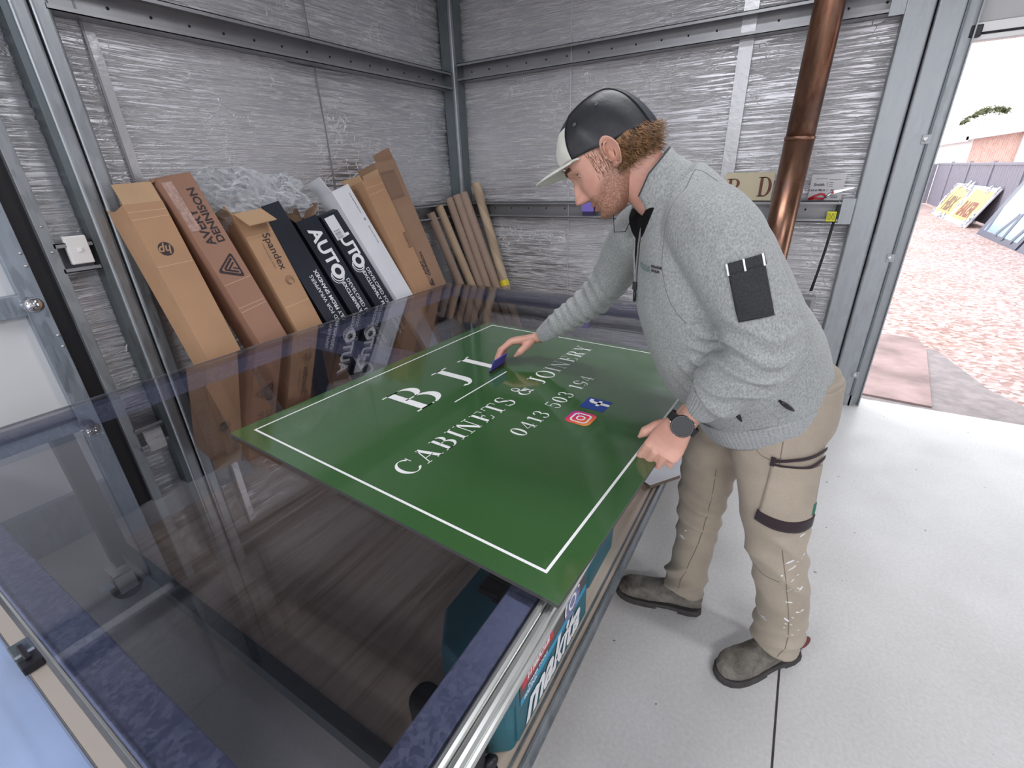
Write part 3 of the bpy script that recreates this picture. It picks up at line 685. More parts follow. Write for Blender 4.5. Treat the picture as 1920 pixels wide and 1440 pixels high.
# ---------------------------------------------------------------- things on the lower shelf
teal = basic('teal_plastic', (.022, .13, .17), .45, var=.12, vscale=30, bmp=.1, bscale=400)
navy = basic('dark_teal_lid', (.018, .075, .11), .4, var=.1)
red = basic('label_red', (.62, .03, .06), .4); grl = basic('label_grey', (.10, .09, .09), .45); cy = basic('label_cyan', (.02, .35, .62), .4)
def case(name, x0, x1, y0, y1, z0, z1, label, lettered):
    r = root(name, ((x0+x1)/2, (y0+y1)/2, z0), label, 'tool case')
    poly = [(x1, y0+.035), (x1, y1-.03), (x1-.03, y1), (x0+.03, y1), (x0, y1-.05), (x0, y0+.11), (x0+.06, y0+.02), (x0+.13, y0), (x1-.05, y0)]
    n = len(poly); cx, cy_ = (x0+x1)/2, (y0+y1)/2
    rings = []
    for t, sc in ((0, .93), (.04, .955), (.5, .98), (.56, .98)): rings.append([Vector((cx+(px-cx)*sc, cy_+(py-cy_)*sc, z0+(z1-z0)*t)) for px, py in poly])
    MB().loft(rings).build('body', teal, r, bevel=.012, bseg=3)
    rings = []
    for t, sc in ((.565, 1.), (.62, 1.005), (.97, .985), (1., .94)): rings.append([Vector((cx+(px-cx)*sc, cy_+(py-cy_)*sc, z0+(z1-z0)*t)) for px, py in poly])
    MB().loft(rings).build('lid', teal, r, bevel=.008, bseg=2)
    ym = cy_-.03
    la = MB().box(x0+.05, x0+.115, ym-.04, ym+.03, z1-.002, z1+.018).build('latch', M['black'], r, bevel=.005)
    MB().tube([(x0+.10, ym-.045, z1+.004), (x0+.155, ym-.045, z1+.008), (x0+.155, ym+.035, z1+.008), (x0+.10, ym+.035, z1+.004)], .004, 8).build('wire_loop', M['black'], la)
    if lettered:
        fx = x1+.004; hh = z1-z0
        MB().box(x1-.012, fx-.001, y0+.06, y1-.04, z0+.03, z1-.02).build('front_plate', teal, r, bevel=.003)
        mp = frame((fx+.0002, y0+.075, z0+.04), (0, 1, 0), (0, 0, 1)); Wd = y1-y0-.13
        mb = MB(); rect_mb(mb, mp @ Matrix.Translation((0, 0, .0004)), 0, Wd, .135, hh-.075); pn = mb.build('sticker', grl, r)
        mb = MB(); rect_mb(mb, mp @ Matrix.Translation((0, 0, .0008)), 0, Wd, .112, .135); mb.build('blue_band', cy, pn)
        mb = MB(); rect_mb(mb, mp @ Matrix.Translation((0, 0, .001)), .01, Wd*.44, hh-.145, hh-.090); mb.build('red_patch', red, pn)
        text_mb('makita', .052, mp @ Matrix.Translation((.012+Wd*.20, hh-.118, .0016)), shear=.35, bold=.0015, sx=.85).build('small_brand', M['ink_white'], pn)
        text_mb('POWER TOOLS', .015, mp @ Matrix.Translation((Wd*.22, hh-.162, .0016)), bold=.0006).build('small_print', M['ink_white'], pn)
        text_mb('9067NK', .020, mp @ Matrix.Translation((Wd*.12, .1235, .0016)), shear=.2, bold=.0004).build('model_print', M['ink_white'], pn)
        text_mb('makita', .15, mp @ Matrix.Translation((Wd*.46, .058, .0012)), shear=.4, bold=.005, sx=.82).build('brand_lettering', M['ink_white'], r)
        # disc picture on the sticker
        mm = mp @ Matrix.Translation((Wd*.74, .165, .0022)); mb = MB(); disc_mb(mb, mm, 0, 0, .052)
        dd = mb.build('disc_picture', basic('picture_blue', (.22, .24, .42), .4, var=.5, vscale=60), pn)
        mb = MB(); ring_mb(mb, mm @ Matrix.Translation((0, 0, .0004)), 0, 0, .052, .043, 30, 20, 200); ring_mb(mb, mm @ Matrix.Translation((0, 0, .0004)), 0, 0, .026, .018); mb.build('disc_highlights', M['ink_white'], pn)
    return r
case('tool_case', 2.02, 2.262, -3.03, -2.50, SH+.001, .475, 'teal lettered power tool case on the lower shelf under the panel corner', True)
case('tool_case', 2.02, 2.235, -2.47, -2.16, SH+.001, .40, 'smaller plain teal tool case on the shelf, behind the lettered one', False)
# dark tool bag near the shelf end
bg_ = root('tool_bag', (2.13, -3.27, SH), 'dark tool box with a square latch, on the shelf end nearest the viewer', 'tool box')
MB().box(.44, 2.262, -3.40, -3.17, SH-.02, SH-.002).build('support_board', M['ply'], bg_) if False else None
MB().rbox(2.05, 2.235, -3.118, -3.045, SH+.001, .40, .03).build('body', M['rubber'], bg_, bevel=.012, bseg=3)
MB().rbox(2.14, 2.225, -3.115, -3.05, .40, .44, .008).build('latch', basic('latch_grey', (.045, .04, .055), .5), bg_, bevel=.006)
bg_['label'] = 'dark tool box with a square latch squeezed against the lettered case'
# white faced offcut on the far part of the shelf
o = MB().prism([(2.262, -1.80), (2.36, -1.66), (2.30, -1.30), (2.10, -1.35), (2.19, -1.76)], .195, .212).build('offcut_board', [basic('board_edge', (.16, .11, .08), .6), M['card_white']], bevel=0)
o.data.polygons[1].material_index = 1
tag(o, 'white faced offcut board sticking out over the shelf edge under the left hand', 'board')
o = MB().box(2.12, 2.24, -1.75, -1.40, SH, .194).build('timber_block', M['ply']); tag(o, 'pale timber block under the white offcut board', 'block')
# cable on the shelf end at the bottom of the view
cb = root('grinder_cord', (2.15, -3.1, SH), 'black power cord coiled beside the teal case on the shelf', 'cord')
pts = [(2.235+.020*math.cos(t*.7), -3.06-.02*math.sin(t*.7), SH+.01+.003*t) for t in range(14)]
MB().tube(pts, .006, 8).build('cord', M['rubber'], cb, smooth=True)
MB().lathe([(.004, 0), (.014, .004), (.016, .03), (.008, .045)], (2.225, -3.065, SH+.055), 12, (.5, .3, .6)).build('plug', M['black'], cb, smooth=True)

# pale blue bench beside the table, near the viewer
bn = root('bench', (1.2, -3.9, 0), 'pale blue covered bench standing against the near end of the glass table', 'bench')
lb = basic('pale_blue_cover', (.30, .38, .56), .35, var=.12, vscale=3)
MB().box(.1, 2.1, -4.25, -3.536, .665, .70).build('bench_top', lb, bn, bevel=.004)
MB().box(.12, 2.08, -4.24, -3.545, .58, .665).build('apron', basic('apron_blue', (.2, .27, .42), .5), bn)
for x in (.18, 2.0):
    for y in (-4.2, -3.62): MB().box(x-.03, x+.03, y-.03, y+.03, 0, .58).build('leg', M['galv'], bn)
MB().box(.5, 2.3, -3.534, -3.512, .55, .705).build('edge_strip', basic('beige_edge', (.42, .36, .29), .5), bn)
cl = root('toggle_clamp', (1.55, -3.53, .71), 'black toggle clamp joining the table edge to the bench', 'clamp')
MB().box(1.515, 1.56, -3.540, -3.510, .706, .722).build('base_plate', M['galv_dark'], cl, bevel=.002)
MB().box(1.575, 1.60, -3.540, -3.510, .706, .724).build('jaw', M['black'], cl, bevel=.002)
MB().box(1.535, 1.585, -3.530, -3.521, .722, .730).build('lever', M['black'], cl, bevel=.002)
MB().tube([(1.565, -3.538, .726), (1.565, -3.512, .726)], .003, 8).build('pin', M['zinc'], cl)

# ---------------------------------------------------------------- long cartons leaning on the left wall
def crop_m(T, B, roll=0.):
    # frame of a carton's front face: x across (to the right), y up its length, z out of the face; origin at bottom centre
    T, B = Vector(T), Vector(B); a = (T-B).normalized()
    x = Vector((roll, 1, 0)); return frame(B, (x-a*x.dot(a)), a), (T-B).length
def carton(T, B, w, d, mats, label, roll=0., flaps=(), group='long cartons leaning on the left wall', name='carton'):
    m, L = crop_m(T, B, roll)
    r = root(name, (B[0], B[1], 0), label, 'box', group)
    t = .004
    mb = MB()
    mb.box(-w/2, w/2, 0, L, -t, 0, m).box(-w/2, w/2, 0, L, -d, -d+t, m).box(-w/2, -w/2+t, 0, L, -d+t, -t, m).box(w/2-t, w/2, 0, L, -d+t, -t, m).box(-w/2, w/2, 0, t, -d, 0, m)
    mb.build('sleeve', mats[0], r)
    if 'closed' in flaps: MB().box(-w/2, w/2, L-.002, L+.003, -d, 0, m).build('end_flap', mats[0], r)
    for f in flaps:
        if f == 'closed': continue
        side, ln, ang, mi = f
        mt_ = mats[mi]
        if side == 'front':  # hinged on the front top edge
            h = m @ Matrix.Translation((0, L, 0)) @ Matrix.Rotation(R(ang), 4, 'X'); MB().box(-w/2+.002, w/2-.002, 0, ln, -t, 0, h).build('end_flap', mt_, r)
        if side == 'back':
            h = m @ Matrix.Translation((0, L, -d)) @ Matrix.Rotation(R(ang), 4, 'X'); MB().box(-w/2+.002, w/2-.002, 0, ln, 0, t, h).build('end_flap', mt_, r)
        if side == 'left':
            h = m @ Matrix.Translation((-w/2, L, 0)) @ Matrix.Rotation(R(ang), 4, 'Z'); MB().box(0, t, 0, ln, -d+.004, -.004, h).build('end_flap', mt_, r)
        if side == 'right':
            h = m @ Matrix.Translation((w/2, L, 0)) @ Matrix.Rotation(R(ang), 4, 'Z'); MB().box(-t, 0, 0, ln, -d+.004, -.004, h).build('end_flap', mt_, r)
    return r, m, L
dn = lambda m, x, y, z=.0012, rot=-90: m @ Matrix.Translation((x, y, z)) @ Matrix.Rotation(R(rot), 4, 'Z')
ink, inkf, inkw = M['ink'], M['ink_faint'], M['ink_white']
def logo_tri(m, s):
    # rounded triangle outline with slanted bars
    mb = MB()
    tri = [(0, .62), (-.58, -.42), (.58, -.42)]
    def rounded(sc, r_):
        pts = []
        for i in range(3):
            p = Vector((*tri[i], 0))*sc; a = (Vector((*tri[i-1], 0))*sc-p).normalized(); b = (Vector((*tri[(i+1) % 3], 0))*sc-p).normalized()
            for k_ in range(7):
                t = k_/6; q1 = p+a*r_; q2 = p+b*r_; pts.append(q1*(1-t)**2+p*2*t*(1-t)+q2*t*t)
        return pts
    o_, i_ = rounded(s*1.1, s*.22), rounded(s*.82, s*.15); n = len(o_)
    mb.add([m @ p for p in o_]+[m @ p for p in i_], [(q, (q+1) % n, n+(q+1) % n, n+q) for q in range(n)])
    for a, b, wd in (((-.30, -.24), (.02, .36), .10), ((-.12, -.24), (.10, .18), .08), ((-.30, -.26), (.34, -.26), .09), ((.08, -.10), (.34, -.10), .07)):
        a, b = Vector((*a, 0))*s, Vector((*b, 0))*s; d = (b-a).normalized(); e = Vector((-d.y, d.x, 0))*wd*s/2
        mb.add([m @ (a-e), m @ (b-e), m @ (b+e), m @ (a+e)], [(0, 1, 2, 3)])
    return mb
def creases(m, w, ys, mat_, r):
    mb = MB()
    for y in ys: rect_mb(mb, m @ Matrix.Translation((0, 0, .0008)) @ Matrix.Translation((0, y, 0)) @ Matrix.Rotation(random.uniform(-.03, .03), 4, 'Z'), -w/2+.004, w/2-.004, 0, .0022)
    mb.build('creases', mat_, r)['kind'] = 'stuff'
lt = basic('crease_light', (.66, .46, .31), .7)
# 1 tan carton with the round hp mark
r, m, L = carton((.17, -2.528, 1.432), (.60, -2.44, .005), .155, .17, (M['card'], M['card_in']), 'tan carton with a round black mark, leftmost, next to the steel post', flaps=(('front', .085, -6, 1), ('back', .05, -20, 1)))
mb = MB(); mh = dn(m, -.008, L-.20, .0012, 180); disc_mb(mb, mh, 0, 0, .030); lg = mb.build('round_mark', ink, r)
text_mb('hp', .052, mh @ Matrix.Translation((0, .002, .0006)), shear=.3, bold=.0008).build('mark_letters', M['card'], r)
creases(m, .155, (L-.035, L-.065, L-.27, L-.75, L-.80), lt, r)
# 2 reddish carton
r, m, L = carton((.17, -2.372, 1.535), (.62, -2.12, .005), .150, .17, (M['card_red'], M['card_in']), 'tall reddish carton with a large triangle logo, second from the post', flaps=('closed',), roll=.0)
text_mb('AVERY', .056, dn(m, -.014, L-.315, .0012, 90), bold=.0016, align='LEFT').build('brand_lettering', ink, r)
text_mb('DENNISON', .050, dn(m, .035, L-.315, .0012, 90), bold=.0014, align='LEFT').build('brand_lettering', ink, r)
logo_tri(dn(m, .010, L-.425, .0012, -28), .100).build('triangle_logo', ink, r)
creases(m, .15, (L-.50, L-.62, L-.64), lt, r)
mb = MB(); rect_mb(mb, m @ Matrix.Translation((0, 0, .0016)), -.07, -.025, L-.24, L-.02)
mb.build('clear_tape', basic('packing_tape', (.48, .32, .27), .12, var=.25, vscale=60), r)
MB().box(-.085, .075, L-.004, L+.012, -.19, -.03, m).build('torn_top', M['card_brown'], r)
# 3 spandex tan carton, flap folded forward
r, m, L = carton((.19, -2.09, 1.362), (.64, -1.93, .005), .160, .15, (M['card'], M['card_in']), 'tan carton with a front flap folded over, between the reddish and plain black cartons', flaps=(('front', .115, 136, 1), ('left', .05, 20, 1), ('back', .04, -10, 1)))
text_mb('Spandex', .058, dn(m, .028, L-.215, .0012, -90), bold=.0006).build('brand_lettering', ink, r)
text_mb('creative graphics quality', .014, dn(m, -.012, L-.23, .0012, -90)).build('small_lettering', inkf, r)
mb = MB()
for q in range(5): ring_mb(mb, dn(m, .028, L-.375), .0015*q, 0, .026-.0035*q, .0245-.0035*q, 28, 20+q*25, 340+q*10)
mb.build('spiral_mark', inkf, r)
creases(m, .16, (L-.12, L-.5), lt, r)
# 4 plain black carton
r, m, L = carton((.17, -1.960, 1.385), (.62, -1.66, .005), .150, .13, (M['card_black'], M['card_brown']), 'black carton with a plain upper face, between the tan flap and the lettered cartons', flaps=('closed',))
text_mb('EXCLUSIVELY FROM SPANDEX', .034, dn(m, .042, L-.62, .0012, 90), bold=.0007).build('lettering', inkw, r)
text_mb('DEVELOPED FOR WRAPPERS', .034, dn(m, .0, L-.62, .0012, 90)).build('lettering', inkw, r)
text_mb('AUTO', .12, dn(m, .0, L-.98, .0012, 90), bold=.004).build('large_lettering', inkw, r)
mb = MB(); disc_mb(mb, m @ Matrix.Translation((0, 0, .0012)), -.06, L-.06, .004, 10); disc_mb(mb, m @ Matrix.Translation((0, 0, .0012)), -.05, L-.062, .0025, 10); mb.build('paint_specks', inkw, r)['kind'] = 'stuff'
# 5, 6 black AUTO cartons
def auto(T, B, w, label, flaps, dx, sticker=False, word='AUT'):
    r, m, L = carton(T, B, w, .14, (M['card_black'], M['card_brown'], M['card_black']), label, flaps=flaps)
    text_mb(word, .118, dn(m, .0, L-(.175 if word == 'AUT' else .225)-dx, .0012, -90), bold=.0035, sx=.95).build('large_lettering', inkw, r)
    mb = MB(); mo = dn(m, 0, L-.33-dx)
    ring_mb(mb, mo, 0, 0, .046, .022, 32); ring_mb(mb, mo, .012, -.012, .046, .040, 32, -120, 60); ring_mb(mb, mo, .022, -.020, .046, .042, 32, -120, 60)
    mb.build('ring_letters', inkw, r)
    text_mb('DEVELOPED FOR WRAPPERS', .036, dn(m, .030, L-.62-dx, .0012, -90), bold=.0002).build('lettering', inkw, r)
    text_mb('EXCLUSIVELY FROM SPANDEX', .034, dn(m, -.010, L-.63-dx, .0012, -90), bold=.0008).build('lettering', inkw, r)
    if sticker:
        mb = MB(); rect_mb(mb, m @ Matrix.Translation((0, 0, .0016)), -.060, .02, L-.155, L-.015); st = mb.build('address_label', M['card_white'], r)
        mb = MB(); [rect_mb(mb, m @ Matrix.Translation((0, 0, .002)), -.05+.0*q, -.002, L-.15+.006*q, L-.15+.006*q+random.uniform(.001, .004)) for q in range(9)]; mb.build('barcode', ink, st)
    return r, m, L
auto((.17, -1.745, 1.300), (.62, -1.45, .005), .155, 'black carton with white capital letters and its torn top open', (('back', .11, 15, 1), ('left', .09, 35, 2), ('right', .08, -50, 1)), .0)
r, m, L = auto((.17, -1.575, 1.315), (.62, -1.24, .005), .150, 'black carton with white capitals partly under an address label', (('back', .05, -70, 0), ('front', .03, -60, 2)), -.02, True, 'UT')
# 7 white carton
r, m, L = carton((.17, -1.465, 1.450), (.62, -1.03, .005), .150, .14, (M['card_white'], M['card_white']), 'white carton between the black lettered cartons and the big brown one', flaps=('closed', ('left', .10, 12, 1)))
text_mb('www.spandexonline.co', .014, dn(m, .045, L-.11, .0012, -90)).build('small_lettering', ink, r)
text_mb('Buy now with credit', .014, dn(m, .045, L-.32, .0012, -90)).build('small_lettering', ink, r)
mb = MB(); ring_mb(mb, dn(m, .045, L-.215), 0, 0, .008, .005, 16); mb.build('ring_mark', ink, r)
# 8 big brown carton, narrow left face and wide right face
r, m, L = carton((.20, -1.235, 1.50), (.62, -.93, .005), .17, .16, (M['card'], M['card_in']), 'brown carton with an upright open end, right of the white carton', flaps=(('right', .04, -20, 1), ('back', .05, -10, 1)))
text_mb('Graphics', .030, dn(m, .055, L-.43, .0012, 90)).build('small_lettering', ink, r)
text_mb('Solutions', .030, dn(m, .072, L-.43, .0012, 90)).build('small_lettering', ink, r)
creases(m, .17, (L-.05, L-.09), lt, r)
r, m, L = carton((.16, -1.055, 1.60), (.60, -.79, .005), .20, .17, (M['card_brown'], M['card_brown']), 'wide brown carton with tall torn flaps, rightmost of the cartons', flaps=(('right', .075, 4, 0), 'closed'))
mb = MB(); rect_mb(mb, m @ Matrix.Translation((0, 0, .0012)), -.085, .055, L-.24, L-.06); st = mb.build('printed_panel', inkf, r)
mb = MB(); [rect_mb(mb, m @ Matrix.Translation((0, 0, .0016)), -.075+.016*q, -.069+.016*q, L-.22, L-.08) for q in range(8)]; mb.build('printed_lines', M['card_brown'], st)
text_mb('AVERY', .034, dn(m, -.06, L-.72, .0012, 90), bold=.001).build('brand_lettering', ink, r)
text_mb('DENNISON', .034, dn(m, -.028, L-.70, .0012, 90), bold=.001).build('brand_lettering', ink, r)
logo_tri(dn(m, -.045, L-.84, .0012, 90), .050).build('triangle_logo', ink, r)

# clear bubble wrap and plastic bags bunched behind the cartons
bw_ = bpy.data.materials.new('clear_film'); bw_.use_nodes = True; nt = bw_.node_tree; nt.nodes.clear()
out = N(nt, 'ShaderNodeOutputMaterial'); mx = N(nt, 'ShaderNodeMixShader'); tr = N(nt, 'ShaderNodeBsdfTransparent'); tr.inputs[0].default_value = (.93, .94, .95, 1)
gl = N(nt, 'ShaderNodeBsdfPrincipled'); gl.inputs['Base Color'].default_value = (.85, .87, .9, 1); gl.inputs['Roughness'].default_value = .12
fr = N(nt, 'ShaderNodeLayerWeight'); fr.inputs[0].default_value = .62
nt.links.new(fr.outputs['Facing'], mx.inputs[0]); nt.links.new(tr.outputs[0], mx.inputs[1]); nt.links.new(gl.outputs[0], mx.inputs[2]); nt.links.new(mx.outputs[0], out.inputs[0])
def film(name, c, sc, seed, label):
    mb = MB(); n, m_ = 40, 26; rings = []
    for i in range(m_+1):
        t = math.pi*(.04+.92*i/m_); rg = []
        for k_ in range(n):
            a = 2*math.pi*k_/n; d = Vector((math.sin(t)*math.cos(a), math.sin(t)*math.sin(a), math.cos(t)))
            q = d*1.3+Vector((seed, 0, 0))
            cr = .80+.42*noise.noise(q*1.3)-.16*abs(noise.noise(q*3.1))+random.uniform(-.035, .035)
            rg.append(Vector(c)+Vector((d.x*sc[0], d.y*sc[1], d.z*sc[2]))*cr)
        rings.append(rg)
    o = mb.loft(rings).build(name, bw_)
    return tag(o, label, 'plastic wrap')
film('bubble_wrap', (.10, -2.06, 1.40), (.12, .24, .19), 2.2, 'crumpled clear bubble wrap heaped behind the tan carton with the folded flap')
film('plastic_bag', (.09, -1.80, 1.43), (.11, .17, .13), 8.1, 'crumpled clear plastic bag between the plain black carton and the wall')
o = MB(); 
# cardboard tubes leaning in the corner
tan = card_mat('tube_tan', (.50, .37, .25)); tan2 = card_mat('tube_greyish', (.36, .26, .20)); yt = basic('yellow_tape', (.80, .66, .03), .35)
def spiral_mat():
    m, nt, b = nmat('spiral_tube'); wv = N(nt, 'ShaderNodeTexWave'); wv.inputs['Scale'].default_value = 2.6; wv.inputs['Distortion'].default_value = .4
    nt.links.new(coords(nt, (1.2, 1.2, 1), rot=(0, .0, 0)), wv.inputs['Vector']); wv.bands_direction = 'DIAGONAL'
    nt.links.new(ramp(nt, wv.outputs[0], [(.35, (.52, .40, .28)), (.55, (.40, .30, .21))]), b.inputs['Base Color']); b.inputs['Roughness'].default_value = .7
    return m
def tube(T, B, rad, mt_, label, tapes=()):
    T, B = Vector(T), Vector(B); a = (T-B).normalized()
    r = root('cardboard_tube', B, label, 'tube', 'cardboard tubes leaning in the corner')
    n = 20; q = Vector((0, 0, 1)).rotation_difference(a); L = (T-B).length
    prof = [(rad, 0), (rad, L), (rad-.006, L), (rad-.006, .0)]
    mb = MB(); rg = [[B+q @ Vector((rr*math.cos(2*math.pi*k_/n), rr*math.sin(2*math.pi*k_/n), z)) for k_ in range(n)] for rr, z in prof]
    mb.loft(rg, caps=False, closed=True); mb.build('tube', mt_, r, smooth=False)
    for z, h in tapes:
        mb = MB(); rg = [[B+q @ Vector((rr*math.cos(2*math.pi*k_/n), rr*math.sin(2*math.pi*k_/n), zz)) for k_ in range(n)] for rr, zz in ((rad+.001, z), (rad+.0015, z), (rad+.0015, z+h), (rad+.001, z+h))]
        mb.loft(rg).build('yellow_tape', yt, r)
    return r
tube((-.032, -.42, 1.225), (.335, -.24, .03), .036, tan2, 'short brown cardboard tube, nearest the wide carton', ((.54, .03), (.60, .015)))
tube((-0.027, -.31, 1.27), (0.403, -.16, .03), 0.035, tan, 'pale cardboard tube with a torn yellow tape end, second from the cartons', ((.52, .012),))
tube((-0.002, -.20, 1.325), (0.433, -.13, .03), 0.033, tan2, 'greyish cardboard tube, third from the cartons')
tube((0.023, -.125, 1.345), (0.493, -.11, .03), 0.038, tan2, 'brown cardboard tube with a torn white label at its top', ((.55, .015),))
tube((0.063, -.075, 1.36), (0.593, -.10, .03), 0.038, tan2, 'brown cardboard tube beside the tall spiral wound tube')
tube((0.133, .02, 1.43), (0.653, -.11, .03), 0.039, spiral_mat(), 'tallest pale spiral wound cardboard tube, furthest right in the corner', ((.60, .05),))

# ---------------------------------------------------------------- back wall things
cop = None
def copper():
    m, nt, b = nmat('heat_stained_flue'); v = coords(nt, (1, 1, .5))
    n = noise_n(nt, v, 5, 5, .6, .5); n2 = noise_n(nt, coords(nt, (1, 1, .25)), 14, 4)
    c = ramp(nt, n, [(.30, (.06, .028, .022)), (.42, (.15, .065, .04)), (.56, (.32, .15, .08)), (.68, (.16, .07, .09)), (.8, (.45, .27, .2))])
    c = mixc(nt, .3, c, ramp(nt, n2, [(.35, (.05, .03, .03)), (.65, (.42, .3, .25))]))
    nt.links.new(c, b.inputs['Base Color']); b.inputs['Metallic'].default_value = .85
    nt.links.new(ramp(nt, n2, [(.3, (.18,)*3), (.7, (.42,)*3)]), b.inputs['Roughness'])
    return m
fl = root('flue_pipe', (2.49, -.3, 0), 'copper brown heat stained flue pipe rising in front of the back wall', 'pipe')
cop = copper(); ax = Vector((.022, 0, 1)).normalized()
MB().lathe([(.073, 0), (.073, 1.62)], (2.487, -.3, 0), 40, ax).build('lower_pipe', cop, fl, smooth=True)
MB().lathe([(.070, 1.59), (.070, H)], (2.487, -.3, 0), 40, ax).build('upper_pipe', cop, fl, smooth=True)
MB().lathe([(.0735, 1.612), (.0755, 1.616), (.0755, 1.626), (.0735, 1.63)], (2.487, -.3, 0), 40, ax).build('joint_ring', cop, fl, smooth=True)
o = root('letter_sign', (2.33, .06, 1.28), 'cream sign with a large brown letter, on the girt behind the flue pipe', 'sign')
MB().box(2.13, 2.415, .04, .052, 1.288, 1.455).build('board', basic('cream_board', (.62, .55, .38), .5), o)
serif_mb(frame((0, .038, 1.30), (1, 0, 0), (0, 0, 1)), 'B', 2.14, 2.24, .0, .12).build('lettering', basic('sign_brown', (.16, .05, .035), .5), o)
mb = MB(); md_ = frame((2.325, .038, 1.312), (1, 0, 0), (0, 0, 1))
for p in g_r(.12, .27, 0, 1)+g_ser(.2, 0)+g_ser(.2, 1)+g_r(.2, .4, 0, .05)+g_r(.2, .4, .95, 1)+g_ell(.36, .5, .36, .5, -90, 90): mb.add([md_ @ Vector((a*.115, b*.115, 0)) for a, b in p], [tuple(range(len(p)))])
mb.build('lettering', bpy.data.materials['sign_brown'], o)
ws = root('white_notice', (2.70, .05, 1.287), 'clear backed notice with handwriting standing on the girt right of the flue', 'notice')
MB().box(2.618, 2.792, .045, .048, 1.288, 1.432).build('sheet', basic('notice_white', (.60, .60, .62), .3), ws)
text_mb('Smith.', .024, frame((2.665, .044, 1.375), (1, 0, 0), (0, 0, 1)), shear=.2, bold=.0005).build('handwriting', M['black'], ws)
text_mb('Call at Mark 1   no', .017, frame((2.68, .044, 1.345), (1, 0, 0), (0, 0, 1)), shear=.2, bold=.0004).build('handwriting', M['black'], ws)
mb = MB(); fm_ = frame((0, .044, 0), (1, 0, 0), (0, 0, 1))
for a in ((2.64, 2.70, 1.408, 1.410), (2.71, 2.77, 1.402, 1.404), (2.705, 2.707, 1.36, 1.39), (2.715, 2.735, 1.385, 1.387), (2.715, 2.735, 1.375, 1.377), (2.715, 2.735, 1.365, 1.367), (2.735, 2.77, 1.30, 1.303), (2.735, 2.77, 1.31, 1.313)): rect_mb(mb, fm_, *a)
mb.build('ruled_marks', M['black'], ws)['kind'] = 'stuff'
# snips with red handles
sn = root('tin_snips', (2.72, .02, 1.292), 'tin snips with red handles lying on the girt before the notice', 'snips')
rd_ = basic('red_grip', (.50, .01, .02), .3)
MB().tube([(2.625, .01, 1.298), (2.65, .01, 1.312), (2.68, .01, 1.325), (2.70, .01, 1.322), (2.705, .01, 1.312)], .006, 8).build('grip', rd_, sn, smooth=True)
MB().tube([(2.62, .02, 1.296), (2.66, .02, 1.299), (2.705, .02, 1.298)], .006, 8).build('grip', rd_, sn, smooth=True)
MB().tube([(2.705, .015, 1.303), (2.72, .015, 1.315), (2.745, .015, 1.335)], [.007, .008, .009], 8).build('shank', M['chrome'], sn, smooth=True)
MB().prism([(0, 0), (.10, .018), (.10, .022), (0, .018)], -.002, .002, frame((2.745, .012, 1.325), (1, 0, .12), (0, 0, 1))).build('blades', M['chrome'], sn)
MB().lathe([(.006, 0), (.006, .004)], (2.742, .006, 1.334), 12, (0, -1, 0)).build('pivot', rd_, sn)
# black strap hanging from the girt
st = root('rubber_strap', (2.76, -.02, .72), 'black rubber strap with a yellow tag hooked over the back girt', 'strap')
MB().tube([(2.785, -.005, 1.265), (2.782, -.012, 1.18), (2.772, -.015, 1.0), (2.760, -.015, .86), (2.748, -.012, .745)], [.008, .0075, .0075, .0075, .009], 8).build('strap', M['rubber'], st, smooth=True)
mb = MB().box(2.738, 2.785, -.028, -.0265, 1.172, 1.228); mb.build('yellow_tag', basic('tag_yellow', (.75, .72, .01), .4), st)
mb = MB(); fm_ = frame((0, -.0285, 0), (1, 0, 0), (0, 0, 1)); [rect_mb(mb, fm_, 2.742+.007*q, 2.7445+.007*q, 1.18, 1.22) for q in range(6)]; mb.build('tag_print', M['black'], st)['kind'] = 'stuff'
MB().tube([(2.785, -.005, 1.262), (2.787, -.005, 1.285), (2.785, .005, 1.297), (2.787, .012, 1.29)], .0018, 6).build('hook', M['chrome'], st)
MB().tube([(2.748, -.012, .75), (2.745, -.012, .735), (2.735, -.012, .715), (2.728, -.012, .705)], .0018, 6).build('hook', M['chrome'], st)
bx = root('meter_box', (2.735, .03, .48), 'small grey electrical box on the back wall below the strap', 'electrical box')
MB().box(2.68, 2.785, .01, .075, .45, .70).build('housing', basic('box_grey', (.34, .34, .35), .5), bx, bevel=.005)
MB().box(2.70, 2.765, .005, .011, .62, .68).build('switch_plate', basic('plate_dark', (.16, .16, .17), .4), bx)
MB().box(2.695, 2.77, .003, .011, .47, .59).build('cover', basic('plate_pale', (.55, .56, .58), .4), bx, bevel=.003)
pu = root('tape_roll', (1.17, -.0, 1.2), 'purple packet tucked on the back girt behind the chin', 'packet')
MB().box(1.14, 1.235, -.022, .0, 1.215, 1.292).build('packet', basic('purple_card', (.24, .18, .62), .5), pu, bevel=.003)
MB().box(1.145, 1.235, -.020, -.002, 1.185, 1.215).build('base', basic('purple_dark', (.04, .03, .10), .4), pu, bevel=.003)
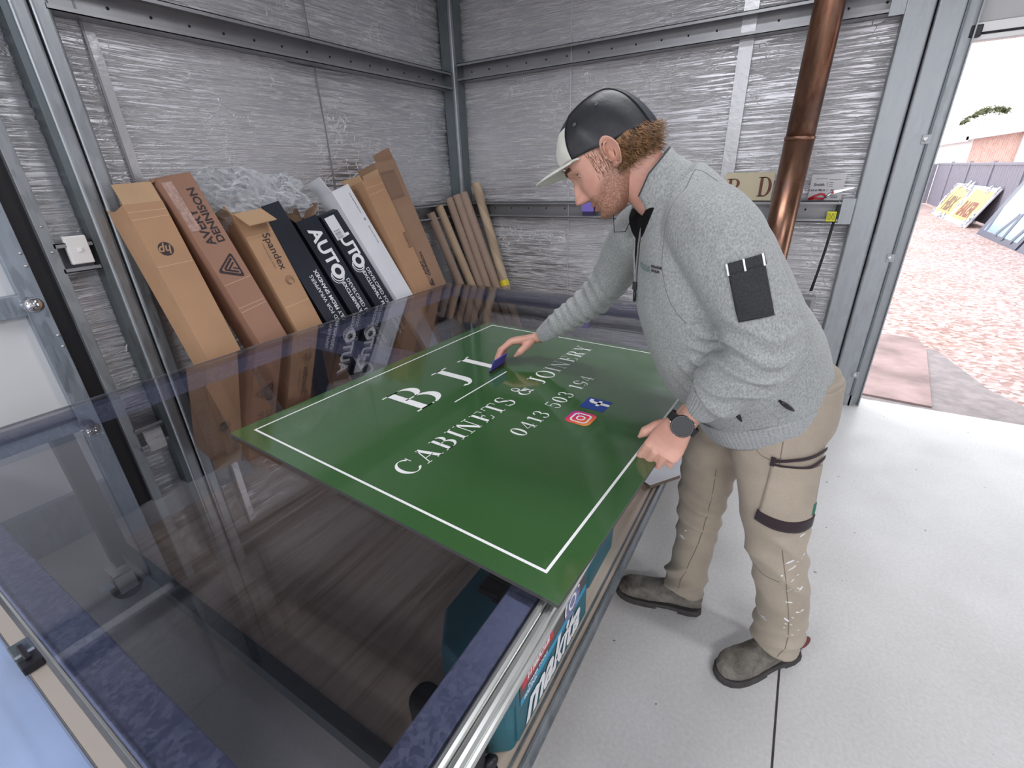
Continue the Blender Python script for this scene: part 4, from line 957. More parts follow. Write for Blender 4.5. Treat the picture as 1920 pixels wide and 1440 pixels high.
# ---------------------------------------------------------------- the man
skin_c = (.62, .33, .25)
def skin_mat():
    m, nt, b = nmat('skin'); v = coords(nt)
    n = noise_n(nt, v, 30, 4); n2 = noise_n(nt, v, 9, 3)
    c = ramp(nt, n2, [(.3, (.58, .28, .215)), (.55, (.69, .38, .295)), (.75, (.75, .44, .34))])
    st = ramp(nt, noise_n(nt, v, 320, 3, .7), [(.42, (.16, .07, .035)), (.62, (.50, .27, .19))])
    at = N(nt, 'ShaderNodeAttribute', attribute_name='stubble')
    c = mixc(nt, math_n(nt, 'MULTIPLY', at.outputs['Fac'], .8), c, st)
    al = N(nt, 'ShaderNodeAttribute', attribute_name='lips')
    c = mixc(nt, al.outputs['Fac'], c, (.48, .19, .16))
    nt.links.new(c, b.inputs['Base Color']); b.inputs['Roughness'].default_value = .48
    b.inputs['Subsurface Weight'].default_value = .12; b.inputs['Subsurface Radius'].default_value = (.6, .2, .1); b.inputs['Subsurface Scale'].default_value = .008
    bump(nt, b, n, .12, .002)
    return m
M['skin'] = skin_mat()
fleece = fabric_mat('heather_grey_fleece', (.235, .25, .25), (.46, .48, .475), 260, stretch=(1, 1, .6), bmp=.15, big=.08)
ribm = fabric_mat('grey_rib_knit', (.25, .262, .27), (.44, .46, .465), 300)
khaki = fabric_mat('khaki_work_cloth', (.34, .285, .225), (.46, .395, .32), 500, bmp=.12, big=.35)
dkbr = fabric_mat('dark_trim_cloth', (.025, .016, .02), (.05, .035, .04), 400)
blk = fabric_mat('black_cotton', (.004, .004, .005), (.010, .010, .011), 400, sheen=0)
nyl = basic('black_nylon', (.022, .023, .028), .46, var=.35, vscale=12, bmp=.5, bscale=18)
nyl2 = basic('charcoal_nylon', (.045, .05, .065), .5, var=.15, vscale=20)
capw = fabric_mat('off_white_canvas', (.62, .62, .56), (.76, .76, .69), 500, bmp=.1)
AZ = R(200); Fd = Vector((math.cos(AZ), math.sin(AZ), 0)); Ld = Vector((-math.sin(AZ), math.cos(AZ), 0))*1.0   # facing, his left
if Ld.y > 0: Ld = -Ld
def crm(keys, sub):
    # Catmull-Rom through key tuples
    K = [np.array(k, float) for k in keys]; out = []
    for i in range(len(K)-1):
        p0 = K[max(i-1, 0)]; p1 = K[i]; p2 = K[i+1]; p3 = K[min(i+2, len(K)-1)]
        for j in range(sub):
            t = j/sub
            out.append(.5*((2*p1)+(-p0+p2)*t+(2*p0-5*p1+4*p2-p3)*t*t+(-p0+3*p1-3*p2+p3)*t**3))
    out.append(K[-1]); return out
def body_loft(mb, keys, side, n=28, sub=5, ex=2.0, tilt=None):
    # keys: (x, y, z, r_side, r_front); rings square to the path, their wide axis along side
    P = crm(keys, sub); rings = []
    for i, p in enumerate(P):
        a = Vector(P[max(i-1, 0)][:3]); b = Vector(P[min(i+1, len(P)-1)][:3]); t = (b-a).normalized()
        s = Vector(side); s = (s-t*s.dot(t)).normalized(); f = t.cross(s)
        rg = []
        for k_ in range(n):
            an = 2*math.pi*k_/n; c, s_ = math.cos(an), math.sin(an)
            q = (abs(c)**ex+abs(s_)**ex)**(-1/ex)
            rg.append(Vector(p[:3])+s*c*q*p[3]+f*s_*q*p[4])
        rings.append(rg)
    mb.loft(rings); return rings
def remesh(mb, voxel, smooth_it=4, fac=.6):
    me = bpy.data.meshes.new('tmp'); me.from_pydata([tuple(v) for v in mb.v], [], mb.f)
    bm = bmesh.new(); bm.from_mesh(me); bmesh.ops.recalc_face_normals(bm, faces=bm.faces); bm.to_mesh(me); bm.free()
    o = bpy.data.objects.new('tmp', me); COL.objects.link(o)
    md = o.modifiers.new('r', 'REMESH'); md.mode = 'VOXEL'; md.voxel_size = voxel; md.use_smooth_shade = True
    if smooth_it: s_ = o.modifiers.new('s', 'SMOOTH'); s_.factor = fac; s_.iterations = smooth_it
    dg = bpy.context.evaluated_depsgraph_get(); dg.update()
    m2 = bpy.data.meshes.new_from_object(o.evaluated_get(dg))
    bpy.data.objects.remove(o); bpy.data.meshes.remove(me)
    return m2
def displace(me, fn):
    nr = [v.normal.copy() for v in me.vertices]
    for v, n in zip(me.vertices, nr): v.co = v.co+n*fn(v.co, n)
    me.update()
def obj_from(me, name, mat_, parent):
    me.name = name; me.materials.clear(); 
    for m in (mat_ if isinstance(mat_, (list, tuple)) else [mat_]): me.materials.append(m)
    off = OFF[parent]
    me.transform(Matrix.Translation(-off))
    for p in me.polygons: p.use_smooth = True
    o = bpy.data.objects.new(name, me); COL.objects.link(o); o.parent = parent; OFF[o] = off
    return o
man = root('person', (2.66, -2.25, 0), 'man in grey half zip sweatshirt, cap and khaki work trousers bending over the green sign', 'person')

# --- head (local frame: x forward, y his left, z up; origin between the eyes' level and the ears)
HO = Vector((2.181, -2.338, 1.523)); hp = R(38); hyaw = R(202)
hx = Vector((math.cos(hyaw)*math.cos(hp), math.sin(hyaw)*math.cos(hp), -math.sin(hp)))
hl = Vector((0, 0, 1)).cross(hx).normalized()
hl = Matrix.Rotation(R(8), 3, hx) @ hl
hm = frame(HO, hx, hl) @ Matrix.Scale(1.07, 4)
def interp(tab, z):
    for a, b in zip(tab, tab[1:]):
        if (z-a[0])*(z-b[0]) <= 0:
            t = (z-a[0])/(b[0]-a[0]); return [p+(q-p)*t for p, q in zip(a[1:], b[1:])]
    return list(tab[0][1:] if abs(z-tab[0][0]) < abs(z-tab[-1][0]) else tab[-1][1:])
HT = [(.108, .008, -.012, .012), (.104, .030, -.048, .040), (.094, .048, -.072, .055), (.076, .064, -.090, .066), (.05, .078, -.098, .0735), (.03, .085, -.099, .0755), (.015, .087, -.098, .075),
      (0, .082, -.096, .0735), (-.015, .081, -.091, .072), (-.035, .081, -.080, .070), (-.055, .080, -.064, .067), (-.075, .079, -.040, .062), (-.092, .078, -.018, .056),
      (-.104, .077, -.002, .049), (-.113, .072, .012, .040), (-.119, .062, .022, .027), (-.121, .045, .035, .010)]
def g(x, c, w): return math.exp(-((x-c)/w)**2)
def head_point(z, a):
    f, bk, hw = interp(HT, z); cx, hd = (f+bk)/2, (f-bk)/2
    c, s = math.cos(a), math.sin(a); ex = 2.25; q = (abs(c)**ex+abs(s)**ex)**(-1/ex)
    x, y = cx+hd*c*q, hw*s*q
    if c > 0:
        fr = c
        ay = abs(y)
        # nose
        nz = 0
        if -.066 < z < .02:
            t = (.02-z)/.062; ln = .003+.027*max(0, min(1, t))**1.35
            if z < -.044: ln *= max(0, 1-((-.044-z)/.013)**2) if z > -.057 else 0
            wd = .0065+.0085*max(0, min(1, t))**2
            nz = ln*math.exp(-(ay/wd)**2.4)
            # nostril wings
            nz += .009*g(ay, .013, .006)*g(z, -.044, .009)
        x += nz
        x += .0055*g(z, .019, .010)*g(ay, .028, .018)*fr              # brow
        x -= .0095*g(z, -.001, .012)*g(ay, .031, .0135)               # eye sockets
        x -= .004*g(z, .0, .010)*g(ay, .0, .02)
        x += .004*g(z, -.030, .018)*g(ay, .045, .02)                   # cheek bones
        x += .0050*g(z, -.0700, .0050)*g(ay, 0, .021)                  # upper lip
        x -= .005*g(z, -.0765, .0022)*g(ay, 0, .025)                   # mouth line
        x += .0055*g(z, -.083, .0055)*g(ay, 0, .018)                   # lower lip
        x -= .004*g(z, -.0925, .005)*g(ay, 0, .02)
        x += .006*g(z, -.106, .010)*g(ay, 0, .018)                     # chin
        x -= .003*g(z, -.064, .004)*g(ay, 0, .004)
        x -= .003*g(z, -.075, .006)*g(ay, .029, .005)                  # mouth corner
        y += .002*g(z, -.070, .02)*g(ay, .04, .01)*(1 if y > 0 else -1)
    # jaw angle
    if -.10 < z < -.03: y += (1 if s > 0 else -1)*.003*g(z, -.065, .02)*g(c, -.1, .35)*min(1, abs(s)*3)
    return Vector((x, y, z))
zs = []
z = .108
while z > -.121:
    zs.append(z); z -= .0022 if -.10 < z < .03 else .0035
zs.append(-.121)
na = 150
angs = []
for k_ in range(na):
    u = 2*math.pi*k_/na; angs.append(u-.42*math.sin(u)*1.0 if True else u)   # more columns at the face
hb = MB(); hb.loft([[head_point(z_, a) for a in angs] for z_ in zs])
hv = [Vector(v) for v in hb.v]
# --- neck, trunk, arms, hands, legs as one skinned surface
bb = MB()
neck0 = hm @ Vector((-.035, 0, -.045)); neck1 = Vector((2.325, -2.298, 1.43))
nd = (neck1-neck0)
body_loft(bb, [(*(neck0-nd*.10), .058, .062), (*neck0, .060, .066), (*(neck0+nd*.5), .060, .064), (*(neck0+nd*.85), .066, .066), (*neck1, .068, .064), (2.36, -2.285, 1.39, .07, .06)], Ld, n=32, ex=2.1)
body_loft(bb, [(2.375, -2.28, 1.37, .09, .06), (2.42, -2.23, 1.25, .14, .10), (2.50, -2.18, 1.05, .14, .11), (2.64, -2.12, .88, .14, .11)], Ld, n=24)
WL = Vector((2.463, -2.425, .895)); WR = Vector((1.790, -1.992, .890))
body_loft(bb, [(2.42, -2.36, 1.37, .05, .05), (2.54, -2.44, 1.27, .045, .045), (2.605, -2.45, 1.16, .038, .038), (2.54, -2.45, 1.03, .036, .036), (2.475, -2.43, .92, .030, .024), (*WL, .029, .021)], (.3, -.9, 0), n=20)
body_loft(bb, [(2.22, -2.12, 1.32, .05, .05), (2.13, -2.04, 1.20, .044, .044), (2.045, -1.98, 1.085, .038, .038), (1.92, -1.98, .98, .036, .034), (1.84, -1.985, .915, .030, .024), (*WR, .028, .021)], (.1, -1, 0), n=20)
body_loft(bb, [(2.67, -2.20, .86, .07, .07), (2.72, -2.27, .50, .05, .05), (2.80, -2.25, .12, .04, .04)], Ld, n=16)
body_loft(bb, [(2.60, -2.04, .86, .07, .07), (2.505, -2.12, .47, .05, .05), (2.50, -2.18, .12, .04, .04)], Ld, n=16)
def hand(mb, wrist, fwd, back, side, curls, thumb, sc=1.0, spread=(6, 2, -3, -8)):
    # fwd: wrist -> knuckles, back: out of the back of the hand, side: +1 when the thumb lies on fwd x back
    y = Vector(fwd).normalized(); zz = Vector(back); zz = (zz-y*zz.dot(y)).normalized(); x = y.cross(zz)*side
    m = Matrix(((x.x, y.x, zz.x, wrist[0]), (x.y, y.y, zz.y, wrist[1]), (x.z, y.z, zz.z, wrist[2]), (0, 0, 0, 1)))
    P = lambda a, b, c: m @ Vector((a*sc, b*sc, c*sc))
    # palm: rings across
    rings = []
    for yy, hw, th, cz, cx in ((-.03, .027, .019, 0, 0), (0, .028, .018, 0, 0), (.02, .033, .018, -.001, .003), (.045, .039, .017, -.001, .002), (.07, .042, .0155, 0, 0), (.088, .041, .013, 0, -.001), (.098, .036, .009, -.002, -.001)):
        rings.append([P(cx+hw*math.copysign(abs(math.cos(t))**.8, math.cos(t)), yy-.004*abs(math.cos(t)), cz+th*math.copysign(abs(math.sin(t))**.85, math.sin(t))) for t in [2*math.pi*k_/20 for k_ in range(20)]])
    mb.loft(rings)
    fx = (.0295, .0095, -.0105, -.029); fy = (.090, .094, .090, .081); ln = ((.044, .026, .023), (.048, .030, .024), (.044, .028, .023), (.034, .021, .020)); rr = (.0104, .0106, .0101, .0090)
    tips = []
    for i in range(4):
        p = Vector((fx[i], fy[i]-.014, -.001)); pts = [p.copy()]; ra = [rr[i]*1.08]; ang = 0
        p = Vector((fx[i], fy[i], -.001)); pts.append(p.copy()); ra.append(rr[i]*1.10)
        sa = R(spread[i])
        for j in range(3):
            ang += R(curls[i][j]); d = Vector((math.sin(sa)*math.cos(ang), math.cos(sa)*math.cos(ang), -math.sin(ang)))
            for q in (.5, 1.):
                pts.append(p+d*ln[i][j]*q); ra.append(rr[i]*((.95, 1.02), (.90, .95), (.90, .62))[j][0 if q < 1 else 1])
            p = p+d*ln[i][j]
        pts.append(p+d*.003); ra.append(rr[i]*.35)
        mb.tube([P(*q) for q in pts], [r_*sc for r_ in ra], 12)
        tips.append((P(*p), m.to_3x3() @ d, m.to_3x3() @ Vector((0, math.sin(ang), math.cos(ang)))))
    tp = [Vector(q) for q in thumb]; rt = (.017, .0165, .0145, .0130, .0128, .0085, .004)
    tt = []
    for a, b in zip(tp, tp[1:]): tt += [a, (a+b)/2]
    tt.append(tp[-1]); tt.append(tp[-1]+(tp[-1]-tp[-2]).normalized()*.003)
    mb.tube([P(*q) for q in tt], [rt[min(i, len(rt)-1)]*sc for i in range(len(tt))], 12)
    d = (tp[-1]-tp[-2]).normalized(); tips.append((P(*tp[-1]), m.to_3x3() @ d, m.to_3x3() @ Vector((.35, 0, .93))))
    return tips
tipsL = hand(bb, WL, (2.425-WL.x, -2.508-WL.y, .832-WL.z), (.25, -.50, .80), -1 if False else 1,
     ((60, 50, 25), (64, 60, 30), (68, 62, 30), (72, 60, 30)), ((.018, .018, -.006), (.042, .042, -.012), (.056, .066, -.022), (.060, .080, -.034)), sc=1.14)
tipsR = hand(bb, WR, (1.702-WR.x, -2.062-WR.y, .884-WR.z), (-.15, .25, .95), -1,
     ((32, 26, 14), (34, 28, 16), (36, 28, 16), (38, 28, 16)), ((.018, .016, -.008), (.038, .040, -.024), (.038, .064, -.042), (.024, .084, -.056)), sc=1.07)
bme = remesh(bb, .0027, 3, .5)
# join head grid onto the body surface
vs = [v.co.copy() for v in bme.vertices]; fs = [tuple(p.vertices) for p in bme.polygons]; nb0 = len(vs)
vs += [hm @ v for v in hv]; fs += [tuple(i+nb0 for i in f) for f in hb.f]
# ears
def ear(sgn):
    mb = MB(); rings = []
    c = Vector((-.012, sgn*.0745, -.012))
    n = 30
    # shell: rings from rim inward, dished
    def rim(t, sc_, out):
        a = 2*math.pi*t
        ex_, ez = .0175*math.cos(a)*sc_, .033*math.sin(a)*sc_
        if ez < 0: ex_ *= 1-.35*min(1, -ez/.03)
        ex_ -= .10*ez*-1*.35
        return c+Vector((ex_-.003, sgn*(out+(-ex_)*.45), ez))
    prof = ((.80, -.004), (.98, .006), (1.04, .012), (1.0, .0165), (.90, .0165), (.80, .012), (.62, .0085), (.45, .004), (.2, .000), (.02, -.002))
    for sc_, out in prof: rings.append([hm @ rim(k_/n, sc_, out) for k_ in range(n)])
    mb.loft(rings, caps=False)
    # inner fold and tragus
    mb.tube([hm @ rim(t, .66, .0125) for t in (-.02, .06, .14, .22, .30)], [.0012, .0026, .003, .0026, .0014], 8)
    mb.sphere(hm @ (c+Vector((.0125, sgn*.008, -.004))), .005, 10, 6)
    mb.sphere(hm @ (c+Vector((.004, sgn*.0105, -.0275))), .0085, 12, 8)
    return mb
for sgn in (1, -1):
    e = ear(sgn); o_ = len(vs); vs += e.v; fs += [tuple(i+o_ for i in f) for f in e.f]
me = bpy.data.meshes.new('body'); me.from_pydata([tuple(v) for v in vs], [], fs)
sa_ = me.attributes.new('stubble', 'FLOAT', 'POINT'); la_ = me.attributes.new('lips', 'FLOAT', 'POINT')
hi = hm.inverted()
for i, v in enumerate(me.vertices):
    if i < nb0 and (v.co-HO).length > .25: continue
    q = hi @ v.co
    def sm(a, b, x): t = max(0, min(1, (x-a)/(b-a))); return t*t*(3-2*t)
    if i >= nb0:
        front = sm(-.02, .02, q.x); ay = abs(q.y)
        line = -.030-.035*sm(.0, .075, q.x)           # beard line falls toward the mouth
        b_ = sm(line+.012, line-.010, q.z)*sm(-.045, -.015, q.x)
        b_ = max(b_, .8*sm(-.052, -.060, q.z)*sm(.05, .07, q.x))
        b_ = max(b_, sm(.02, .0, q.x)*sm(-.02, .0, q.x)*.6*sm(.03, .0, q.z)*sm(-.05, -.03, q.z))
        lp = max(g(q.z, -.0712, .0042), g(q.z, -.083, .0045))*sm(.027, .020, ay)*sm(.06, .07, q.x)
        sa_.data[i].value = b_*(1-min(1, lp*1.2)); la_.data[i].value = min(1, lp)*.8
    else:
        sa_.data[i].value = .55*sm(-.10, -.07, q.z)*sm(-.02, .02, q.x)
bpy.data.meshes.remove(bme)
body = obj_from(me, 'body', M['skin'], man)
# finger nails
nailm = basic('nail', (.70, .45, .38), .3)
for tips in (tipsL, tipsR):
    for p, d, u in tips:
        s_ = d.cross(u).normalized(); u = s_.cross(d).normalized()
        MB().add([p+d*a+s_*b+u*c for a, b, c in ((-.012, -.0045, .0062), (-.012, .0045, .0062), (-.012, 0, .0080), (.001, -.0042, .0035), (.001, .0042, .0035), (.001, 0, .0052))], [(0, 2, 5, 3), (2, 1, 4, 5)]).build('nail', nailm, body, smooth=True, solid=.0006)
# eyes, brows
for sgn in (1, -1):
    c = hm @ Vector((0.0575, sgn*.031, -.001))
    ey = MB().sphere(c, .0118, 20, 14).build('eye', basic('eye_white', (.72, .68, .66), .2), body, smooth=True)
    ir = hm @ Vector((0.0575+.0085, sgn*.0305, -.0055)); dr = (ir-c).normalized()
    MB().lathe([(.0055, 0), (.0045, .0015), (.0005, .002)], c+dr*.0105, 16, dr).build('iris', basic('iris', (.05, .045, .04), .15), ey, smooth=True)
    # lids
    for up in (1, -1):
        mb = MB(); rows = []
        for j in range(5):
            t = j/4; lat = R((66-44*t) if up > 0 else -(52-30*t))
            row = []
            for k_ in range(13):
                lo = R(-80+160*k_/12); rr = .0132
                row.append(hm @ Vector((0.0575+rr*math.cos(lat)*math.cos(lo), sgn*.031+rr*math.cos(lat)*math.sin(lo)*1.15, -.001+rr*math.sin(lat)-.0016*(abs(lo)/1.4)**2)))
            rows.append(row)
        mb.add([p for r_ in rows for p in r_], [(a*13+b, a*13+b+1, a*13+b+14, a*13+b+13) for a in range(4) for b in range(12)])
        mb.build('eyelid', M['skin'], body, smooth=True, solid=.0012)
        if up > 0: MB().tube([p for p in rows[-1][1:-1]], .0011, 6).build('lashes', basic('lash', (.03, .02, .015), .7), body)
    mb = MB()
    for q in range(60):
        u = random.random(); y0 = .012+.036*u; zc = .017+.006*math.sin(u*2.6)
        x0 = head_point(zc, math.asin(min(.99, y0/.08))).x
        p = Vector((x0+.0005, sgn*y0, zc+random.uniform(-.003, .003))); mb.tube([hm @ p, hm @ (p+Vector((.002, sgn*.004, .0015))), hm @ (p+Vector((.0005, sgn*.009, .0005)))], [.0009, .0008, .0002], 4)
    mb.build('eyebrow', basic('brow_hair', (.13, .07, .035), .7), body)['kind'] = 'stuff'

# --- hair: wavy strands below the cap
hairm = basic('sandy_brown_hair', (.24, .135, .065), .5, var=.75, vscale=70)
mb = MB()
def strand(p0, dirv, ln, curl, r0=.0011):
    pts = []; p = Vector(p0); d = Vector(dirv).normalized(); ph = random.uniform(0, 6.28); ax_ = d.orthogonal().normalized()
    n = 8
    for i in range(n+1):
        pts.append(hm @ p)
        o_ = (Matrix.Rotation(ph+i*1.1, 3, d) @ ax_)*curl
        d2 = (d+o_+Vector((0, 0, -.10*i/n))).normalized(); p = p+d2*ln/n
    mb.tube(pts, [r0*(1-.75*i/n) for i in range(n+1)], 4, caps=False)
# undermass
um = MB(); rings = []
for i in range(15):
    z_ = .000-.058*i/14; rg = []
    for k_ in range(41):
        a = R(100+160*k_/40); q = head_point(z_, a); pf = 1+.0
        e = .004+.013*math.sin(math.pi*min(1, (i+2)/15))**.8*(1-abs(k_-20)/20)**.35
        d = Vector((q.x+.01, q.y, 0)).normalized()
        e *= .8+.5*noise.noise(Vector((q.x*60, q.y*60, z_*60)))
        rg.append(hm @ (q+d*e))
    rings.append(rg)
um.add([p for r_ in rings for p in r_], [(a*41+b, a*41+b+1, a*41+b+42, a*41+b+41) for a in range(14) for b in range(40)])
hr = um.build('hair', hairm, man, smooth=True, solid=-.004)
for q in range(1500):
    a = R(random.uniform(100, 260)); z_ = random.uniform(-.052, .0)
    b0 = head_point(z_, a); d = Vector((b0.x+.02, b0.y, 0)).normalized()
    back = 1-abs(math.degrees(a)-180)/85
    strand(b0+d*(.006+.010*back), d*(.35+.3*back)+Vector((-.25, 0, -.75)), random.uniform(.015, .03+.025*back), .55)
for q in range(130):                      # sideburn and temple
    z_ = random.uniform(-.035, .022); a = R(random.uniform(66, 96)); 
    for sgn in (1, -1):
        b0 = head_point(z_, a*sgn); strand(b0+Vector((0, sgn*.0005, 0)), Vector((.1, sgn*.12, -1)), random.uniform(.006, .013), .2, .0006)
for q in range(40):                       # tuft through the strap opening
    strand((-.104+random.uniform(-.004, .004), random.uniform(-.012, .012), .028), Vector((-.8, random.uniform(-.3, .3), .9)), random.uniform(.02, .034), .4, .0008)
o = mb.build('strands', hairm, hr); o['kind'] = 'stuff'

# --- cap
cp = None
def cap_point(t, a):
    # t 0 at the sweatband .. 1 at the crown; a 0 at the forehead
    c, s = math.cos(a), math.sin(a)
    zb = .010+.032*c
    fr = .094 if c > 0 else .124
    x0, y0 = fr*c-.003, .083*s
    zt = .120
    u = t*math.pi/2
    lean = -.015*math.sin(u)**2
    return Vector((x0*math.cos(u)**.82+lean-.004*math.sin(u), y0*math.cos(u)**.80, zb+(zt-zb)*math.sin(u)**.92))
def cap_patch(a0, a1, t0, t1, na_, nt_, off=0.):
    mb = MB(); rows = []
    for j in range(nt_+1):
        t = t0+(t1-t0)*j/nt_; row = []
        for k_ in range(na_+1):
            a = a0+(a1-a0)*k_/na_; q = cap_point(t, a); d = Vector((q.x, q.y, max(0, q.z-.03))).normalized()
            wv = .0012*math.sin(a*9+t*7)*(1-t)
            row.append(hm @ (q+d*(off+wv)))
        rows.append(row)
    w_ = na_+1
    mb.add([p for r_ in rows for p in r_], [(a*w_+b, a*w_+b+1, a*w_+b+w_+1, a*w_+b+w_) for a in range(nt_) for b in range(na_)])
    return mb
fa = R(50)
cap = cap_patch(fa, 2*math.pi-fa, 0, .995, 90, 30).build('cap', nyl, man, smooth=True, solid=.0025)
cap_patch(-fa, fa, 0, .52, 30, 16).build('front_panel', capw, cap, smooth=True, solid=.0025)
cap_patch(-fa, fa, .52, .995, 30, 14).build('crown_panel', nyl2, cap, smooth=True, solid=.0025)
# top strip running back over the crown
def arc_pts(y_, n=30, off=.003):
    pts = []
    for i in range(n+1):
        s = i/n; ang = math.pi*s
        # section of the dome at constant y
        best = None
        a = math.atan2(y_*2.2, math.cos(ang)) if abs(math.cos(ang)) > .15 else math.copysign(math.pi/2, y_)
        t = math.sin(ang)*.88; pts.append(cap_point(max(.0, t), a if a > 0 else a+2*math.pi))
    return pts
mb = MB(); A, B = [], []
for i in range(33):
    t = i/32
    if t < .5: tt, a = t*2, fa
    else: tt, a = (1-t)*2, R(150)
    tt = min(tt, .80); 
seam = [cap_point(t, R(50)+R(6)*t) for t in [.0+.70*i/12 for i in range(13)]]
arc = [cap_point(.70+.06*math.sin(math.pi*i/14), R(56)+R(94)*i/14) for i in range(1, 14)]
seam2 = [cap_point(t, R(150)) for t in [.68-.68*i/10 for i in range(11)]]
line = [q*1.012+Vector((0, 0, .0005)) for q in seam+arc+seam2]
MB().tube([hm @ q for q in line], .0011, 6).build('seam', M['black'], cap, smooth=True)
mb = cap_patch(R(150), R(210), 0.0, .995, 20, 20, .0018); mb.build('back_strip', nyl2, cap, smooth=True, solid=.002)
MB().add([hm @ Vector(p) for p in ((-.106, .020, -.022), (-.106, -.020, -.022), (-.120, -.018, -.018), (-.120, .018, -.018), (-.108, .020, .002), (-.108, -.020, .002), (-.121, -.018, .004), (-.121, .018, .004))],
         [(0, 1, 2, 3), (4, 7, 6, 5), (0, 4, 5, 1), (1, 5, 6, 2), (2, 6, 7, 3), (3, 7, 4, 0)]).build('strap_buckle', M['black'], cap, bevel=.002)
for t, a in ((.40, R(72)), (.47, R(108))):
    q = cap_point(t, a); d = Vector((q.x, q.y*1.6, q.z-.03)).normalized()
    mb = MB().lathe([(.0015, 0), (.0042, 0), (.0045, .0012), (.0035, .002), (.0018, .0015)], hm @ (q+d*.0022), 14, hm.to_3x3() @ d); mb.build('eyelet', basic('eyelet_grey', (.12, .125, .15), .3, .5), cap, smooth=True)
# brim
mb = MB(); rows = []
for j in range(11):
    t = j/10; row = []
    for k_ in range(31):
        a = R(-60+120*k_/30); q = cap_point(0, a); ext = .070*math.cos(a*1.3)**.7 if abs(a*1.3) < math.pi/2 else 0
        p = q+Vector((ext*t*.97, q.y*.10*t, -.0035+.028*t-.014*t*t-.010*(abs(q.y)/.07)**2*t))
        row.append(hm @ p)
    rows.append(row)
mb.add([p for r_ in rows for p in r_], [(a*31+b, a*31+b+1, a*31+b+32, a*31+b+31) for a in range(10) for b in range(30)])
mb.build('brim', capw, cap, smooth=True, solid=.0035)
# --- sweatshirt: trunk and both sleeves as one remeshed cloth surface
sb = MB()
body_loft(sb, [(2.612, -2.130, .866, .198, .176), (2.590, -2.138, .925, .214, .192), (2.555, -2.150, .985, .222, .203), (2.500, -2.175, 1.06, .228, .205), (2.450, -2.205, 1.17, .232, .192), (2.418, -2.235, 1.27, .232, .172), (2.390, -2.262, 1.35, .205, .140), (2.360, -2.282, 1.42, .130, .100), (2.335, -2.292, 1.455, .088, .080)], Ld, n=44, ex=2.25)
SL = [(2.40, -2.33, 1.35, .075, .075), (2.437, -2.375, 1.372, .092, .092), (2.480, -2.415, 1.345, .094, .092), (2.528, -2.440, 1.28, .086, .086), (2.575, -2.452, 1.205, .080, .080), (2.604, -2.455, 1.145, .077, .077), (2.592, -2.458, 1.09, .077, .075), (2.556, -2.457, 1.045, .075, .072), (2.536, -2.455, 1.014, .070, .066), (2.520, -2.449, 0.987, .057, .053), (2.513, -2.446, 0.977, .042, .038)]
body_loft(sb, SL, (.3, -.9, 0), n=32)
SR = [(2.30, -2.20, 1.34, .08, .08), (2.235, -2.135, 1.325, .088, .088), (2.175, -2.075, 1.265, .080, .080), (2.110, -2.02, 1.17, .072, .070), (2.045, -1.985, 1.085, .066, .062), (1.985, -1.982, 1.035, .062, .058), (1.930, -1.984, .99, .060, .054), (1.885, -1.987, .955, .053, .048), (1.868, -1.988, .943, .040, .036)]
body_loft(sb, SR, (.1, -1, 0), n=32)
sm_ = remesh(sb, .0065, 6, .6)
elb = Vector((2.59, -2.46, 1.09)); elr = Vector((2.045, -1.985, 1.085)); cfl = Vector((2.51, -2.445, .97)); cfr = Vector((1.92, -1.985, .98)); hmv = Vector((2.61, -2.13, .90))
def fold(s, k_=1.): return (1-abs(s)*2)
def cloth_d(p, n):
    d = .0035*noise.noise(p*9)+.0015*noise.noise(p*22)
    # gathered folds across the forearms, fading from the elbow and the cuff
    for c, ax_, rad, fr, am in ((elb, Vector((.10, .02, 1)), .10, 20, .022), (cfl, Vector((.5, -.1, .8)), .08, 26, .013), (elr, Vector((.6, 0, .75)), .11, 24, .009), (cfr, Vector((.7, 0, .7)), .08, 30, .008)):
        r_ = (p-c).length
        if r_ < rad*1.6:
            wgt = math.exp(-(r_/rad)**2)
            ph = ax_.normalized().dot(p-c)*fr*2*math.pi/2.2+3.2*noise.noise(p*7+Vector((3, 1, 0)))
            d += am*wgt*(abs(math.sin(ph))*-1.6+.8)
    # slack folds of the trunk near the hem and under the arm
    wt_ = max(0, 1-(p-hmv).length/.24)
    d += .008*wt_*math.sin(p.z*60+4*noise.noise(p*5))*.6
    wt_ = math.exp(-((p-Vector((2.56, -2.30, 1.02))).length/.12)**2)
    d += .007*wt_*math.sin((p.x*.8-p.z)*70+3*noise.noise(p*6))
    wt_ = math.exp(-((p-Vector((2.47, -2.36, 1.28))).length/.10)**2)
    d += .004*wt_*math.sin((p.x+p.z*.4)*75+3*noise.noise(p*6))
    return d
displace(sm_, cloth_d)
sweat = obj_from(sm_, 'sweatshirt', fleece, man)
from mathutils.bvhtree import BVHTree
def bvh_of(o): 
    off = OFF[o]; me_ = o.data
    return BVHTree.FromPolygons([v.co+off for v in me_.vertices], [tuple(p.vertices) for p in me_.polygons])
bs = bvh_of(sweat)
CAMP = Vector((2.635, -3.537, 1.49))
def snap(bv, p, d, off=.0015):
    h = bv.ray_cast(Vector(p)+Vector(d).normalized()*.3, -Vector(d).normalized())
    return (h[0]+h[1]*off) if h[0] and (h[0]-Vector(p)).length < .12 else None
